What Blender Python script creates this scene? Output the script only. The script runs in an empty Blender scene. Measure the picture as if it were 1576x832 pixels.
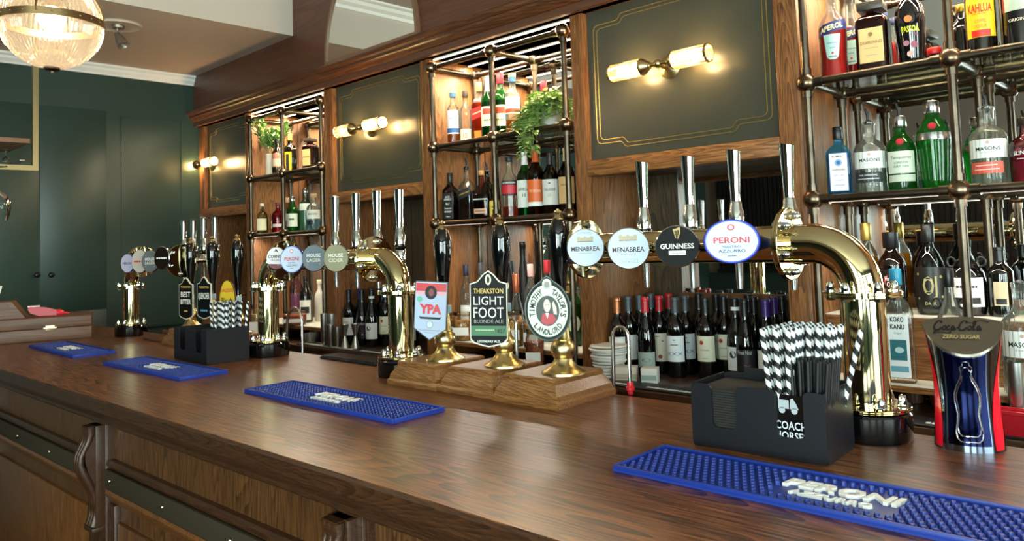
import bpy, bmesh, math, random
from math import sin, cos, pi, radians as RAD
from mathutils import Vector, Matrix
random.seed(7)
sc = bpy.context.scene
COL = sc.collection

# ---------------------------------------------------------------- camera
FPX, CY = 1169.87, 303.556
YAW, PITCH, ROLL = -0.76876142, 0.05876064, -0.03472182
CAM = Vector((0, 0, 1.52))
_f = Vector((sin(YAW)*cos(PITCH), cos(YAW)*cos(PITCH), sin(PITCH)))
_r = Vector((cos(YAW), -sin(YAW), 0)); _u = _r.cross(_f)
CR = _r*cos(ROLL) + _u*sin(ROLL); CU = -_r*sin(ROLL) + _u*cos(ROLL); CF = _f
cd = bpy.data.cameras.new('camera'); cam = bpy.data.objects.new('camera', cd); COL.objects.link(cam)
cd.sensor_width = 36; cd.lens = FPX*36/1576; cd.shift_y = (CY-416)/1576; cd.clip_start = .02
cam.matrix_world = Matrix(((CR.x, CU.x, -CF.x, 0), (CR.y, CU.y, -CF.y, 0), (CR.z, CU.z, -CF.z, CAM.z), (0, 0, 0, 1)))
sc.camera = cam
# where a measured sight line meets a plane of the room (depths come from the room's own planes)
def _ray(x, y): return CF + CR*((x-788)/FPX) - CU*((y-CY)/FPX)
def pz(x, y, z): d = _ray(x, y); return CAM + d*((z-CAM.z)/d.z)
def pY(x, y, Y): d = _ray(x, y); return CAM + d*(Y/d.y)
def XF(px, Y, z):
    k = (px-788)/FPX; n = CR - CF*k
    return -(Y*n.y + (z-1.52)*n.z)/n.x
def ZF(py, X, Y):
    m = (py-CY)/FPX; n = CU + CF*m
    return 1.52 - (X*n.x + Y*n.y)/n.z
def depth(p): return (Vector(p)-CAM).dot(CF)

# ---------------------------------------------------------------- light and exposure
sc.view_settings.view_transform = 'Standard'; sc.view_settings.look = 'None'
sc.view_settings.gamma = 1; sc.view_settings.use_curve_mapping = False
sc.view_settings.exposure = 0.38
w = bpy.data.worlds.new('world'); sc.world = w; w.use_nodes = True
w.node_tree.nodes['Background'].inputs[0].default_value = (.62, .80, .86, 1)
w.node_tree.nodes['Background'].inputs[1].default_value = 3.0
def area(name, loc, rot, sx, sy, power, color):
    l = bpy.data.lights.new(name, 'AREA'); l.shape = 'RECTANGLE'; l.size = sx; l.size_y = sy
    l.energy = power; l.color = color
    o = bpy.data.objects.new(name, l); COL.objects.link(o); o.location = loc; o.rotation_euler = rot; return o
WINS = [(-.3, 1.0), (1.7, 3.1)]      # windows in the street wall behind the camera
DAY = (.80, 1.0, .94)
for a, b in WINS:
    area('window_daylight', ((a+b)/2, -3.96, 1.75), (RAD(90), 0, 0), b-a, 1.9, 150, DAY)
area('side_window_daylight', (3.46, .2, 1.75), (RAD(90), 0, RAD(90)), 2.2, 1.9, 110, DAY)
area('side_window_daylight', (3.46, -2.5, 1.75), (RAD(90), 0, RAD(90)), 1.6, 1.9, 80, DAY)

# ---------------------------------------------------------------- materials
MATS = {}
def lin(h):
    h = h.lstrip('#'); v = [int(h[i:i+2], 16)/255 for i in (0, 2, 4)]
    return tuple((c/12.92 if c <= .04045 else ((c+.055)/1.055)**2.4) for c in v) + (1,)
def newmat(name):
    m = bpy.data.materials.new(name); m.use_nodes = True
    return m, m.node_tree, m.node_tree.nodes['Principled BSDF']
def P(color, rough=.5, metal=0, **kw):
    key = ('P', color, rough, metal, tuple(sorted(kw.items())))
    if key in MATS: return MATS[key]
    m, nt, b = newmat('surface')
    b.inputs['Base Color'].default_value = lin(color); b.inputs['Roughness'].default_value = rough
    b.inputs['Metallic'].default_value = metal
    for k, v in kw.items():
        k = {'coat': 'Coat Weight', 'trans': 'Transmission Weight', 'ior': 'IOR', 'emit': 'Emission Strength', 'spec': 'Specular IOR Level', 'alpha': 'Alpha', 'sub': 'Subsurface Weight'}[k]
        b.inputs[k].default_value = v
        if k == 'Emission Strength': b.inputs['Emission Color'].default_value = lin(color)
    MATS[key] = m; return m
def mottled(color, color2, rough, metal=0, scale=8, bump=.0, coat=0):
    key = ('M', color, color2, rough, metal, scale, bump)
    if key in MATS: return MATS[key]
    m, nt, b = newmat('mottled'); N = nt.nodes; L = nt.links
    tc = N.new('ShaderNodeTexCoord'); n = N.new('ShaderNodeTexNoise'); n.inputs['Scale'].default_value = scale
    n.inputs['Detail'].default_value = 5
    r = N.new('ShaderNodeValToRGB'); r.color_ramp.elements[0].color = lin(color); r.color_ramp.elements[1].color = lin(color2)
    r.color_ramp.elements[0].position = .35; r.color_ramp.elements[1].position = .65
    L.new(tc.outputs['Object'], n.inputs['Vector']); L.new(n.outputs['Fac'], r.inputs[0]); L.new(r.outputs[0], b.inputs['Base Color'])
    b.inputs['Roughness'].default_value = rough; b.inputs['Metallic'].default_value = metal; b.inputs['Coat Weight'].default_value = coat
    if bump:
        bp = N.new('ShaderNodeBump'); bp.inputs['Strength'].default_value = bump; bp.inputs['Distance'].default_value = .002
        L.new(n.outputs['Fac'], bp.inputs['Height']); L.new(bp.outputs[0], b.inputs['Normal'])
    MATS[key] = m; return m
def wood(light, dark, axis='x', rough=.35, scale=1.0, coat=0.0, bump=.25, contrast=(.35, .7)):
    key = ('W', light, dark, axis, rough, scale, coat, contrast)
    if key in MATS: return MATS[key]
    m, nt, b = newmat('wood'); N = nt.nodes; L = nt.links
    tc = N.new('ShaderNodeTexCoord'); mp = N.new('ShaderNodeMapping')
    s = {'x': (.45, 6, 6), 'y': (6, .45, 6), 'z': (6, 6, .45)}[axis]
    mp.inputs['Scale'].default_value = [v*scale for v in s]
    L.new(tc.outputs['Object'], mp.inputs['Vector'])
    big = N.new('ShaderNodeTexNoise'); big.inputs['Scale'].default_value = .8; big.inputs['Detail'].default_value = 1.0
    L.new(mp.outputs[0], big.inputs['Vector'])
    mul = N.new('ShaderNodeMath'); mul.operation = 'MULTIPLY'; mul.inputs[1].default_value = 46
    L.new(big.outputs['Fac'], mul.inputs[0])
    fr = N.new('ShaderNodeMath'); fr.operation = 'FRACT'; L.new(mul.outputs[0], fr.inputs[0])
    fine = N.new('ShaderNodeTexNoise'); fine.inputs['Scale'].default_value = 17; fine.inputs['Detail'].default_value = 5; fine.inputs['Roughness'].default_value = .62
    L.new(mp.outputs[0], fine.inputs['Vector'])
    mix = N.new('ShaderNodeMath'); mix.operation = 'MULTIPLY_ADD'; mix.inputs[1].default_value = .22
    L.new(fr.outputs[0], mix.inputs[0])
    m2 = N.new('ShaderNodeMath'); m2.operation = 'MULTIPLY'; m2.inputs[1].default_value = .86; L.new(fine.outputs['Fac'], m2.inputs[0])
    L.new(m2.outputs[0], mix.inputs[2])
    r = N.new('ShaderNodeValToRGB'); r.color_ramp.elements[0].color = lin(light); r.color_ramp.elements[1].color = lin(dark)
    r.color_ramp.elements[0].position, r.color_ramp.elements[1].position = contrast
    L.new(mix.outputs[0], r.inputs[0]); L.new(r.outputs[0], b.inputs['Base Color'])
    b.inputs['Roughness'].default_value = rough; b.inputs['Coat Weight'].default_value = coat; b.inputs['Coat Roughness'].default_value = .18
    bp = N.new('ShaderNodeBump'); bp.inputs['Strength'].default_value = bump; bp.inputs['Distance'].default_value = .0012
    L.new(mix.outputs[0], bp.inputs['Height']); L.new(bp.outputs[0], b.inputs['Normal'])
    MATS[key] = m; return m
def thin_glass(color='#ffffff', edge='#9fb0a8', gloss=1.45, body=0.0, key=None):
    """a bottle wall: clear where seen square on, darker where the sight line runs along the glass"""
    key = ('G', color, edge, gloss, body)
    if key in MATS: return MATS[key]
    m, nt, b = newmat('glass'); N = nt.nodes; L = nt.links; N.remove(b)
    out = N['Material Output']; lw = N.new('ShaderNodeLayerWeight'); lw.inputs[0].default_value = .35
    r = N.new('ShaderNodeValToRGB'); r.color_ramp.elements[0].color = lin(color); r.color_ramp.elements[1].color = lin(edge)
    r.color_ramp.elements[0].position = .25; r.color_ramp.elements[1].position = .95
    L.new(lw.outputs['Facing'], r.inputs[0])
    t = N.new('ShaderNodeBsdfTransparent'); L.new(r.outputs[0], t.inputs[0])
    g = N.new('ShaderNodeBsdfGlossy'); g.inputs['Roughness'].default_value = .04
    fz = N.new('ShaderNodeFresnel'); fz.inputs[0].default_value = gloss
    mx = N.new('ShaderNodeMixShader'); L.new(fz.outputs[0], mx.inputs[0]); L.new(t.outputs[0], mx.inputs[1]); L.new(g.outputs[0], mx.inputs[2])
    last = mx
    if body:
        d = N.new('ShaderNodeBsdfTranslucent'); d.inputs[0].default_value = lin(color)
        m2 = N.new('ShaderNodeMixShader'); m2.inputs[0].default_value = body
        L.new(mx.outputs[0], m2.inputs[1]); L.new(d.outputs[0], m2.inputs[2]); last = m2
    L.new(last.outputs[0], out.inputs[0]); MATS[key] = m; return m
def dim(h, k):
    h = h.lstrip('#'); return '#'+''.join('%02x' % int(int(h[i:i+2], 16)*k) for i in (0, 2, 4))
def liquid(color): return thin_glass(color, dim(color, .45), 1.33, .4)
def glow(color, strength):
    key = ('E', color, strength)
    if key in MATS: return MATS[key]
    m, nt, b = newmat('lamp_glow')
    b.inputs['Base Color'].default_value = (0, 0, 0, 1); b.inputs['Emission Color'].default_value = lin(color); b.inputs['Emission Strength'].default_value = strength
    MATS[key] = m; return m

OAK = wood('#9a6536', '#55301a', 'z', .42, 1.7)
OAKX = wood('#a86e3c', '#613819', 'x', .42, 1.7)
OAKDK = wood('#5c4a34', '#2c2216', 'z', .5, 1.2)
OAKBAY = wood('#a06c3e', '#583519', 'z', .4, 1.3)
FASCIA = wood('#6b412d', '#472b20', 'x', .42, .6, contrast=(.2, .85))
CORN = wood('#6e4128', '#3c2113', 'x', .35, .8)
BARTOP = wood('#8c5228', '#331a0c', 'x', .34, 1.3, coat=.06, bump=.1, contrast=(.36, .66))
BARFR = wood('#4e2f1a', '#2d1a0e', 'x', .36, 2.6, coat=.06)
BARFRZ = wood('#6b4424', '#3a2312', 'z', .36, 1.8, coat=.1)
BARPAN = wood('#855226', '#482813', 'z', .34, 1.6, coat=.1)
COUNTER = wood('#5a3a24', '#2f1c10', 'x', .35, 1.0, coat=.1)
BRASS = P('#dfcfa0', .05, 1); BRASSS = P('#e0ca90', .26, 1); GOLD = P('#e0c476', .25, 1)
PIPE = mottled('#4e453c', '#685b4d', .33, 1, 14); BALL = mottled('#665342', '#8a7560', .26, 1, 20)
CHROME = P('#d6dadb', .08, 1); STEEL = P('#c4c6c6', .22, 1)
BLACKG = P('#060607', .06, coat=.6); BLACKP = P('#15171c', .42); BLACKM = P('#0c0d10', .3)
GREEN = mottled('#2b3f37', '#2f443b', .36, 0, 1.5); GREENP = mottled('#3a3b32', '#404137', .28, 0, 2)
WHITE = P('#f2f0ea', .5); PAPER = P('#e9e4d4', .6); INK = P('#1a1a1c', .6)
MIRROR = P('#dfe2e0', .015, 1)

# ---------------------------------------------------------------- geometry kit
class G:
    """collects vertices and faces of ONE mesh"""
    def __init__(s): s.v = []; s.f = []; s.m = []; s.s = []; s.mats = []
    def mi(s, mat):
        if mat not in s.mats: s.mats.append(mat)
        return s.mats.index(mat)
    def add(s, v, f, mat, smooth=False, M=None):
        o = len(s.v); k = s.mi(mat)
        s.v += [tuple(M @ Vector(p)) for p in v] if M is not None else [tuple(p) for p in v]
        s.f += [tuple(i+o for i in q) for q in f]; s.m += [k]*len(f); s.s += [smooth]*len(f); return s
    def box(s, x0, x1, y0, y1, z0, z1, mat, b=0, M=None):
        if b <= 0:
            v = [(x, y, z) for z in (z0, z1) for y in (y0, y1) for x in (x0, x1)]
            return s.add(v, [(0, 2, 3, 1), (4, 5, 7, 6), (0, 1, 5, 4), (2, 6, 7, 3), (0, 4, 6, 2), (1, 3, 7, 5)], mat, False, M)
        bm = bmesh.new(); bmesh.ops.create_cube(bm, size=1)
        for p in bm.verts: p.co = Vector(((x0+x1)/2+p.co.x*(x1-x0), (y0+y1)/2+p.co.y*(y1-y0), (z0+z1)/2+p.co.z*(z1-z0)))
        bmesh.ops.bevel(bm, geom=bm.edges[:], offset=b, segments=2, profile=.5, affect='EDGES')
        bm.verts.index_update(); v = [p.co.copy() for p in bm.verts]; f = [[q.index for q in fc.verts] for fc in bm.faces]; bm.free()
        return s.add(v, f, mat, True, M)
    def lathe(s, prof, mat, n=24, M=None, sq=2.0, d=1.0, flute=0, fl=0.0, cap=True):
        """prof [(r,z)]; sq>2 makes the section square, d its depth ratio"""
        v = []; f = []
        for r, z in prof:
            for i in range(n):
                t = 2*pi*i/n + (pi/n if sq > 2 else 0); c, q = cos(t), sin(t)
                k = 1.0
                if sq != 2.0: k = (abs(c)**sq + abs(q)**sq)**(-1/sq)
                if flute: k *= 1 + fl*(1 if i % 2 else -1)
                v.append((r*k*c, r*k*q*d, z))
        for j in range(len(prof)-1):
            for i in range(n): f.append((j*n+i, j*n+(i+1) % n, (j+1)*n+(i+1) % n, (j+1)*n+i))
        if cap:
            if prof[0][0] > 1e-6: f.append(tuple(reversed(range(n))))
            if prof[-1][0] > 1e-6: f.append(tuple((len(prof)-1)*n+i for i in range(n)))
        return s.add(v, f, mat, True, M)
    def cyl(s, a, b, r, mat, r2=None, n=16):
        a = Vector(a); b = Vector(b); d = b-a; M = Matrix.Translation(a) @ d.to_track_quat('Z', 'Y').to_matrix().to_4x4()
        return s.lathe([(r, 0), (r if r2 is None else r2, d.length)], mat, n, M)
    def turned(s, a, axis, prof, mat, n=24):
        M = Matrix.Translation(a) @ Vector(axis).to_track_quat('Z', 'Y').to_matrix().to_4x4(); return s.lathe(prof, mat, n, M)
    def ball(s, c, r, mat, n=18, M=None, sz=1):
        pr = [(r*sin(pi*i/10), -r*cos(pi*i/10)*sz) for i in range(11)]; pr[0] = (0.0001, -r*sz); pr[-1] = (.0001, r*sz)
        T = Matrix.Translation(c); return s.lathe(pr, mat, n, T if M is None else M @ T)
    def tube(s, pts, r, mat, n=10, closed=False, radii=None):
        pts = [Vector(p) for p in pts]; N = len(pts); v = []; f = []; ref = None
        for i, p in enumerate(pts):
            a = pts[i-1] if (i or closed) else p; b = pts[(i+1) % N] if (i < N-1 or closed) else p
            t = (b-a).normalized()
            if ref is None: ref = Vector((0, 0, 1)) if abs(t.z) < .9 else Vector((1, 0, 0))
            x = t.cross(ref).normalized(); y = x.cross(t).normalized(); ref = y
            rr = radii[i] if radii else r
            for k in range(n): an = 2*pi*k/n; v.append(p + x*(rr*cos(an)) + y*(rr*sin(an)))
        for i in range(N if closed else N-1):
            for k in range(n):
                j = (i+1) % N; f.append((i*n+k, i*n+(k+1) % n, j*n+(k+1) % n, j*n+k))
        if not closed: f.append(tuple(reversed(range(n)))); f.append(tuple((N-1)*n+k for k in range(n)))
        return s.add(v, f, mat, True)
    def extr(s, poly, axis, a, b, mat, M=None, smooth=False):
        """polygon extruded: axis 'y': poly is (x,z); 'x': (y,z); 'z': (x,y)"""
        n = len(poly)
        q = {'y': lambda p, t: (p[0], t, p[1]), 'x': lambda p, t: (t, p[0], p[1]), 'z': lambda p, t: (p[0], p[1], t)}[axis]
        v = [q(p, a) for p in poly] + [q(p, b) for p in poly]
        f = [tuple(range(n)), tuple(reversed(range(n, 2*n)))] + [(i, i+n, (i+1) % n + n, (i+1) % n) for i in range(n)]
        return s.add(v, f, mat, smooth, M)
    def face(s, poly, mat, fn=None, M=None):
        v = [fn(*p) if fn else p for p in poly]; return s.add(v, [tuple(range(len(v)))], mat, False, M)
    def build(s, name, parent=None, loc=None, rot=None, **tags):
        me = bpy.data.meshes.new(name); me.from_pydata(s.v, [], s.f)
        for m in s.mats: me.materials.append(m)
        me.polygons.foreach_set('material_index', s.m); me.polygons.foreach_set('use_smooth', s.s)
        me.update()
        if any(s.s): me.set_sharp_from_angle(angle=RAD(38))
        o = bpy.data.objects.new(name, me); COL.objects.link(o)
        if parent is not None: o.parent = parent
        if loc is not None: o.location = loc
        if rot is not None: o.rotation_euler = rot
        for k, v in tags.items(): o[k] = v
        return o
def thing(name, label, cat, loc=(0, 0, 0), rz=0, group=None):
    o = bpy.data.objects.new(name, None); COL.objects.link(o); o.location = loc; o.rotation_euler = (0, 0, rz)
    o.empty_display_size = .05; o['label'] = label; o['category'] = cat
    if group: o['group'] = group
    return o
def S(g, name, parent=None): return g.build(name, parent, kind='structure')
def copy_tree(o, loc, rz, label, group=None):
    r = o.copy(); COL.objects.link(r); r.location = loc; r.rotation_euler = (0, 0, rz); r['label'] = label
    if group: r['group'] = group
    for ch in list(o.children):
        c = ch.copy(); COL.objects.link(c); c.parent = r
        for g in list(ch.children):
            d = g.copy(); COL.objects.link(d); d.parent = c
    return r
_tx = {}
def text_geo(t, bold=.0):
    """outline of a word, 0..w by 0..1 (cap height about 1)"""
    if (t, bold) in _tx: return _tx[(t, bold)]
    c = bpy.data.curves.new('t', 'FONT'); c.body = t; c.size = 1.38; c.offset = bold; c.resolution_u = 2
    o = bpy.data.objects.new('t', c); COL.objects.link(o)
    me = bpy.data.meshes.new_from_object(o, depsgraph=bpy.context.evaluated_depsgraph_get())
    vs = [(p.co.x, p.co.y) for p in me.vertices]; fs = [tuple(p.vertices) for p in me.polygons]
    bpy.data.objects.remove(o); bpy.data.curves.remove(c); bpy.data.meshes.remove(me)
    x0 = min(p[0] for p in vs); x1 = max(p[0] for p in vs); vs = [(x-x0, y) for x, y in vs]
    _tx[(t, bold)] = (vs, fs, x1-x0); return _tx[(t, bold)]
# lines of print too small to read in the photo: drawn as rows of short marks, not as words
UNREAD = {'TIDE', 'IRISH', 'RUM', 'VINO', 'VODKA', 'HAYMANS', 'ARRAN', 'CHILE', 'SPICED', 'AMARETTO', 'BOURBON', 'MADRI', 'SHARPS', 'rosso', 'MERLOT', 'SAUVIGNON',
          'TIKANA', 'La bionda', 'ORIGINALE', 'VELVET 28%', 'APERITIVO', '1919', 'PADOVA', 'YORKSHIRE PALE ALE', 'BREWERY', 'a golden delicate ale', 'ale', 'Italia', 'GIN',
          'RESERVA', 'RHUBARB GIN', 'DRY YORKSHIRE GIN', 'ORANGE & LIME LEAF', 'THE ORIGINAL.', 'RED LABEL', 'JOHNNIE WALKER', 'LONDON.', 'DISTILLED', 'RUNNER'}
def marks(w, h, n):
    r = random.Random(n); x = -w/2; out = []
    while x < w/2:
        a = w/n*r.uniform(.5, 1.3); out.append((x, min(w/2, x+a*.75))); x += a
    return out
def put_text(g, t, cx, cz, h, mat, fn, w=None, bold=.02, slant=0, rot=0, arch=0):
    """word centred on (cx,cz) with cap height h (and width w), laid on a surface by fn(u,v)"""
    if t in UNREAD:
        for a, b in marks(w or h*len(t)*.7, h, max(3, len(t))): g.face([fn(cx+a, cz-h*.28), fn(cx+b, cz-h*.28), fn(cx+b, cz+h*.28), fn(cx+a, cz+h*.28)], mat)
        return
    vs, fs, W = text_geo(t, bold); k = h if w is None else w/W
    pts = []
    for x, y in vs:
        u = (x-W/2)*k; v = (y-.5)*h; u += slant*v
        if arch: v -= arch*(u*u)
        if rot: u, v = u*cos(rot)-v*sin(rot), u*sin(rot)+v*cos(rot)
        pts.append(fn(cx+u, cz+v))
    g.add(pts, fs, mat)
def solid_text(g, t, cx, cy, h, w, z0, z1, mat, rot=0, bold=.03, slant=0):
    vs, fs, W = text_geo(t, bold); k = w/W
    P2 = [(cx+(x-W/2)*k + slant*(y-.5)*h, cy+(y-.5)*h) for x, y in vs]; n = len(P2)
    v = [(x, y, z0) for x, y in P2] + [(x, y, z1) for x, y in P2]
    cnt = {}
    for q in fs:
        for i in range(len(q)):
            e = (q[i], q[(i+1) % len(q)]); cnt[e] = 1
    side = [(a, b, b+n, a+n) for (a, b) in cnt if (b, a) not in cnt]
    g.add(v, [tuple(i+n for i in q) for q in fs] + side, mat)
def disc(r, n=32, a0=0, a1=2*pi, sx=1): return [(r*sx*cos(a0+(a1-a0)*i/n), r*sin(a0+(a1-a0)*i/n)) for i in range(n)]
def pX(x, y, X): d = _ray(x, y); return CAM + d*(X/d.x)
# ================================================================ ROOM SHELL
XL, XR, YF, YB = -5.5, 3.5, -4.0, 2.84
ZS, ZC, XBM = 2.81, 3.12, -4.08          # low soffit, main ceiling, face of the bulkhead
S(G().box(XL-.1, XR+.1, YF-.1, YB+.1, -.1, 0, mottled('#4a3626', '#5a4430', .5, 0, 3)), 'floor')
CEIL = mottled('#c9b6a8', '#cfbdaf', .8, 0, 1)
S(G().box(XL-.1, XR+.1, YF-.1, YB+.1, ZC, ZC+.1, P('#bfb4a8', .8)), 'ceiling')
S(G().box(XL, XBM, YF, 2.36, ZS, ZC, CEIL).box(XBM, XBM+.002, YF, 2.36, ZS, ZC, P('#c6bbb0', .8)), 'trim_1')   # the dropped soffit
S(G().box(XL-.1, XL, YF, YB+.1, 0, ZC, GREEN), 'wall_left')
g = G()
g.box(XR, XR+.1, YF, -3.35, 0, ZC, GREEN).box(XR, XR+.1, -1.65, -1.1, 0, ZC, GREEN).box(XR, XR+.1, -3.35, -1.65, 0, .75, GREEN).box(XR, XR+.1, -3.35, -1.65, 2.75, ZC, GREEN).box(XR, XR+.1, 1.3, YB, 0, ZC, GREEN).box(XR, XR+.1, -1.1, 1.3, 0, .75, GREEN).box(XR, XR+.1, -1.1, 1.3, 2.75, ZC, GREEN)
S(g, 'wall_right')
g = G(); xs = [XL] + [v for ab in WINS for v in ab] + [XR]
FW = mottled('#8d8072', '#978a7b', .7, 0, 1)
for i in range(0, len(xs), 2): g.box(xs[i], xs[i+1], YF-.1, YF, 0, ZC, FW)
for a, b in WINS: g.box(a, b, YF-.1, YF, 0, .75, FW).box(a, b, YF-.1, YF, 2.75, ZC, FW)
g.box(XL, XR, YF, YF+.03, 0, 1.0, GREEN)
S(g, 'wall_front')
def window(name, M, w):
    g = G(); W = P('#2e3a36', .4)
    for a in (-w/2, -w/6, w/6, w/2): g.box(a-.025, a+.025, -.03, .03, .75, 2.75, W, 0, M)
    for z in (.75, 2.05, 2.75): g.box(-w/2, w/2, -.03, .03, z-.025, z+.025, W, 0, M)
    S(g, name)
for i, (a, b) in enumerate(WINS): window('window_%d' % (i+1), Matrix.Translation(((a+b)/2, -3.9, 0)), b-a)
window('window_5', Matrix.Translation((3.41, .1, 0)) @ Matrix.Rotation(pi/2, 4, 'Z'), 2.4)
window('window_6', Matrix.Translation((3.41, -2.5, 0)) @ Matrix.Rotation(pi/2, 4, 'Z'), 1.7)
# added dark batten screens on the unseen street wall, for the mirrors to reflect
for x0, x1, lab in ((-5.3, -4.0, 'added dark batten screen for the mirrors to reflect, nearest the green end wall'), (-2.9, -1.5, 'added dark batten screen for the mirrors to reflect, beside the windows')):
    g = G()
    for k in range(int((x1-x0)/.06)): g.box(x0+k*.06, x0+k*.06+.034, 0, .03, 1.05, 2.3, P('#17181a', .4))
    o = g.box(x0-.03, x1+.03, 0, .035, 1.0, 1.05, P('#17181a', .4)).box(x0-.03, x1+.03, 0, .035, 2.3, 2.35, P('#17181a', .4)).build('added_batten_screen', None, (0, YF+.036, 0)); o['label'] = lab; o['category'] = 'screen'
# crown moulding along the end wall
CP = [(0, 0), (.012, 0), (.014, .012), (.03, .03), (.034, .045), (.05, .055), (.052, .068), (0, .068)]
g = G(); n = len(CP)
g.extr([(XL+a, ZS-.068+b) for a, b in CP], 'y', YF, 2.36, WHITE)
g.extr([(XBM+.002, ZC), (XBM+.10, ZC), (XBM+.095, ZC-.012), (XBM+.07, ZC-.02), (XBM+.06, ZC-.04), (XBM+.035, ZC-.055), (XBM+.03, ZC-.075), (XBM+.002, ZC-.08)], 'y', YF, 2.36, WHITE)
S(g, 'trim_2')
# raised panels of the painted end wall
g = G()
for (ya, yb, za, zb) in ((1.375, 1.765, 1.18, 2.5), (.95, 1.368, 1.18, 2.5), (.5, .943, 1.18, 2.5), (1.375, 1.765, .3, 1.17), (.95, 1.368, .3, 1.17)):
    g.box(XL-.02, XL+.008, ya, yb, za, zb, GREEN, .002)
g.box(XL, XL+.022, YF, 2.4, 1.02, 1.045, GREEN, .005).box(XL, XL+.015, YF, 2.4, .96, .985, GREEN, .004)
p = [(XL+.004, 1.865), (XL+.004, 2.26)]
for y in (1.865, 2.27): g.box(XL, XL+.005, y-.004, y+.004, 1.3, 2.47, GREEN)
for z in (1.3, 2.47): g.box(XL, XL+.005, 1.865, 2.27, z-.004, z+.004, GREEN)
S(g, 'trim_3')
for px in (55, 77):
    q = pX(px, 423, XL)
    g = G().turned((XL+.008, q.y, q.z), (1, 0, 0), [(.007, 0), (.006, .012), (.015, .018), (.017, .026), (.012, .032), (.001, .034)], P('#1d1a18', .3, .6), 16)
    g.build('cupboard_knob', label='small dark knob on the green end wall, %s of the pair beside the door joint' % ('left' if px == 55 else 'right'), category='knob')

# ---------------------------------------------------------------- joinery of the back wall
YP = 2.40                                       # face of the pilasters
PIL = [(-5.5, -5.46+.0), (-4.79, -4.735), (-3.82, -3.735), (-2.935, -2.86), (-1.958, -1.893), (-1.09, -1.012), (.0, .08)]
ZT, ZB, ZCN = 2.44, 1.836, .975
S(G().box(XL, XR, 2.36, YB+.1, ZT, ZC, FASCIA), 'wall_back')
S(G().box(XL, XR, YB, YB+.1, 0, ZT, OAKDK), 'wall_behind_bar')
# cornice under the fascia: one run of stepped moulding
pr = [(2.42, ZT), (2.385, ZT), (2.385, ZT+.012), (2.372, ZT+.016), (2.372, ZT+.028), (2.352, ZT+.034), (2.335, ZT+.055), (2.328, ZT+.06), (2.328, ZT+.074), (2.31, ZT+.08), (2.305, ZT+.095), (2.31, ZT+.105), (2.36, ZT+.108)]
S(G().extr(pr, 'x', XL, XR, CORN), 'trim_4')
for i, (a, b) in enumerate(PIL):
    g = G().box(a, b, YP, YB, 0, ZT, OAK, .003)
    if i in (1, 2, 3, 4, 5):
        m = (a+b)/2
        g.box(a+.012, a+.018, YP-.003, YP+.001, ZCN, ZT, OAK); g.box(b-.018, b-.012, YP-.003, YP+.001, ZCN, ZT, OAK)
    S(g, 'trim_%d' % (i+5))
# right hand part of the back wall beyond the frame
S(G().box(.08, XR, YP, YP+.05, 0, ZT, OAK), 'trim_12')
# boards below the painted panels and the lining of the recesses
PANELS = [(-5.46, -4.79), (-3.735, -2.935), (-1.893, -1.09)]
for i, (a, b) in enumerate(PANELS):
    g = G().box(a, b, YP-.004, YP+.05, 1.772, ZB, OAKX, .004)
    g.box(a, b, YP+.05, YB, 1.79, 1.81, OAKDK)
    g.box(a, b, YB-.012, YB+.002, ZCN, 1.8, OAKDK)
    for k in range(1, 5): g.box(a+(b-a)*k/5-.0015, a+(b-a)*k/5+.0015, YB-.0135, YB-.011, ZCN, 1.8, P('#17110b', .8))
    S(g, 'trim_%d' % (13+i))
# frame of the leftmost panel
S(G().box(-5.46, -5.42, YP, YP+.03, 1.836, ZT, OAK, .003), 'trim_16')
def rrect_path(pts, w, g, mat, y):
    """flat metal line of width w in the XZ plane along a closed path"""
    n = len(pts); inn = []; out = []
    for i in range(n):
        a, b, c = Vector(pts[i-1]), Vector(pts[i]), Vector(pts[(i+1) % n])
        d1 = (b-a).normalized(); d2 = (c-b).normalized(); n1 = Vector((-d1.y, d1.x)); n2 = Vector((-d2.y, d2.x))
        k = (n1+n2); k = k/max(.3, k.length_squared)*2
        inn.append(b+k*w/2); out.append(b-k*w/2)
    v = [(p.x, y, p.y) for p in inn] + [(p.x, y, p.y) for p in out] + [(p.x, y+.004, p.y) for p in inn] + [(p.x, y+.004, p.y) for p in out]
    f = []
    for i in range(n):
        j = (i+1) % n; f += [(i, j, n+j, n+i), (i, 2*n+i, 2*n+j, j), (n+i, n+j, 3*n+j, 3*n+i)]
    g.add(v, f, mat)
def deco_outline(x0, x1, z0, z1, s, c=.035):
    """rectangle whose corners step in along the top and bottom edges"""
    L = (x1-x0)*.17; h = .024
    def corner(sx, sz, X, Z):   # from the side edge to the long edge
        return [(X, Z-sz*(h+.018)), (X+sx*.005, Z-sz*(h+.006)), (X+sx*.018, Z-sz*h), (X+sx*(L-.014), Z-sz*h), (X+sx*(L-.004), Z-sz*(h-.004)), (X+sx*(L+.002), Z-sz*h*.5), (X+sx*(L+.008), Z-sz*.004), (X+sx*(L+.018), Z)]
    a = corner(1, 1, x0, z1); b = corner(-1, 1, x1, z1)[::-1]; d = corner(-1, -1, x1, z0); e = corner(1, -1, x0, z0)[::-1]
    return a+b+d+e
PLAB = ['dark green wall panel with gold inlay at the far left end', 'dark green gold-inlaid panel between the two left bottle cages', 'largest green-grey gold-inlaid panel above the long brass beer tower']
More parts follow.
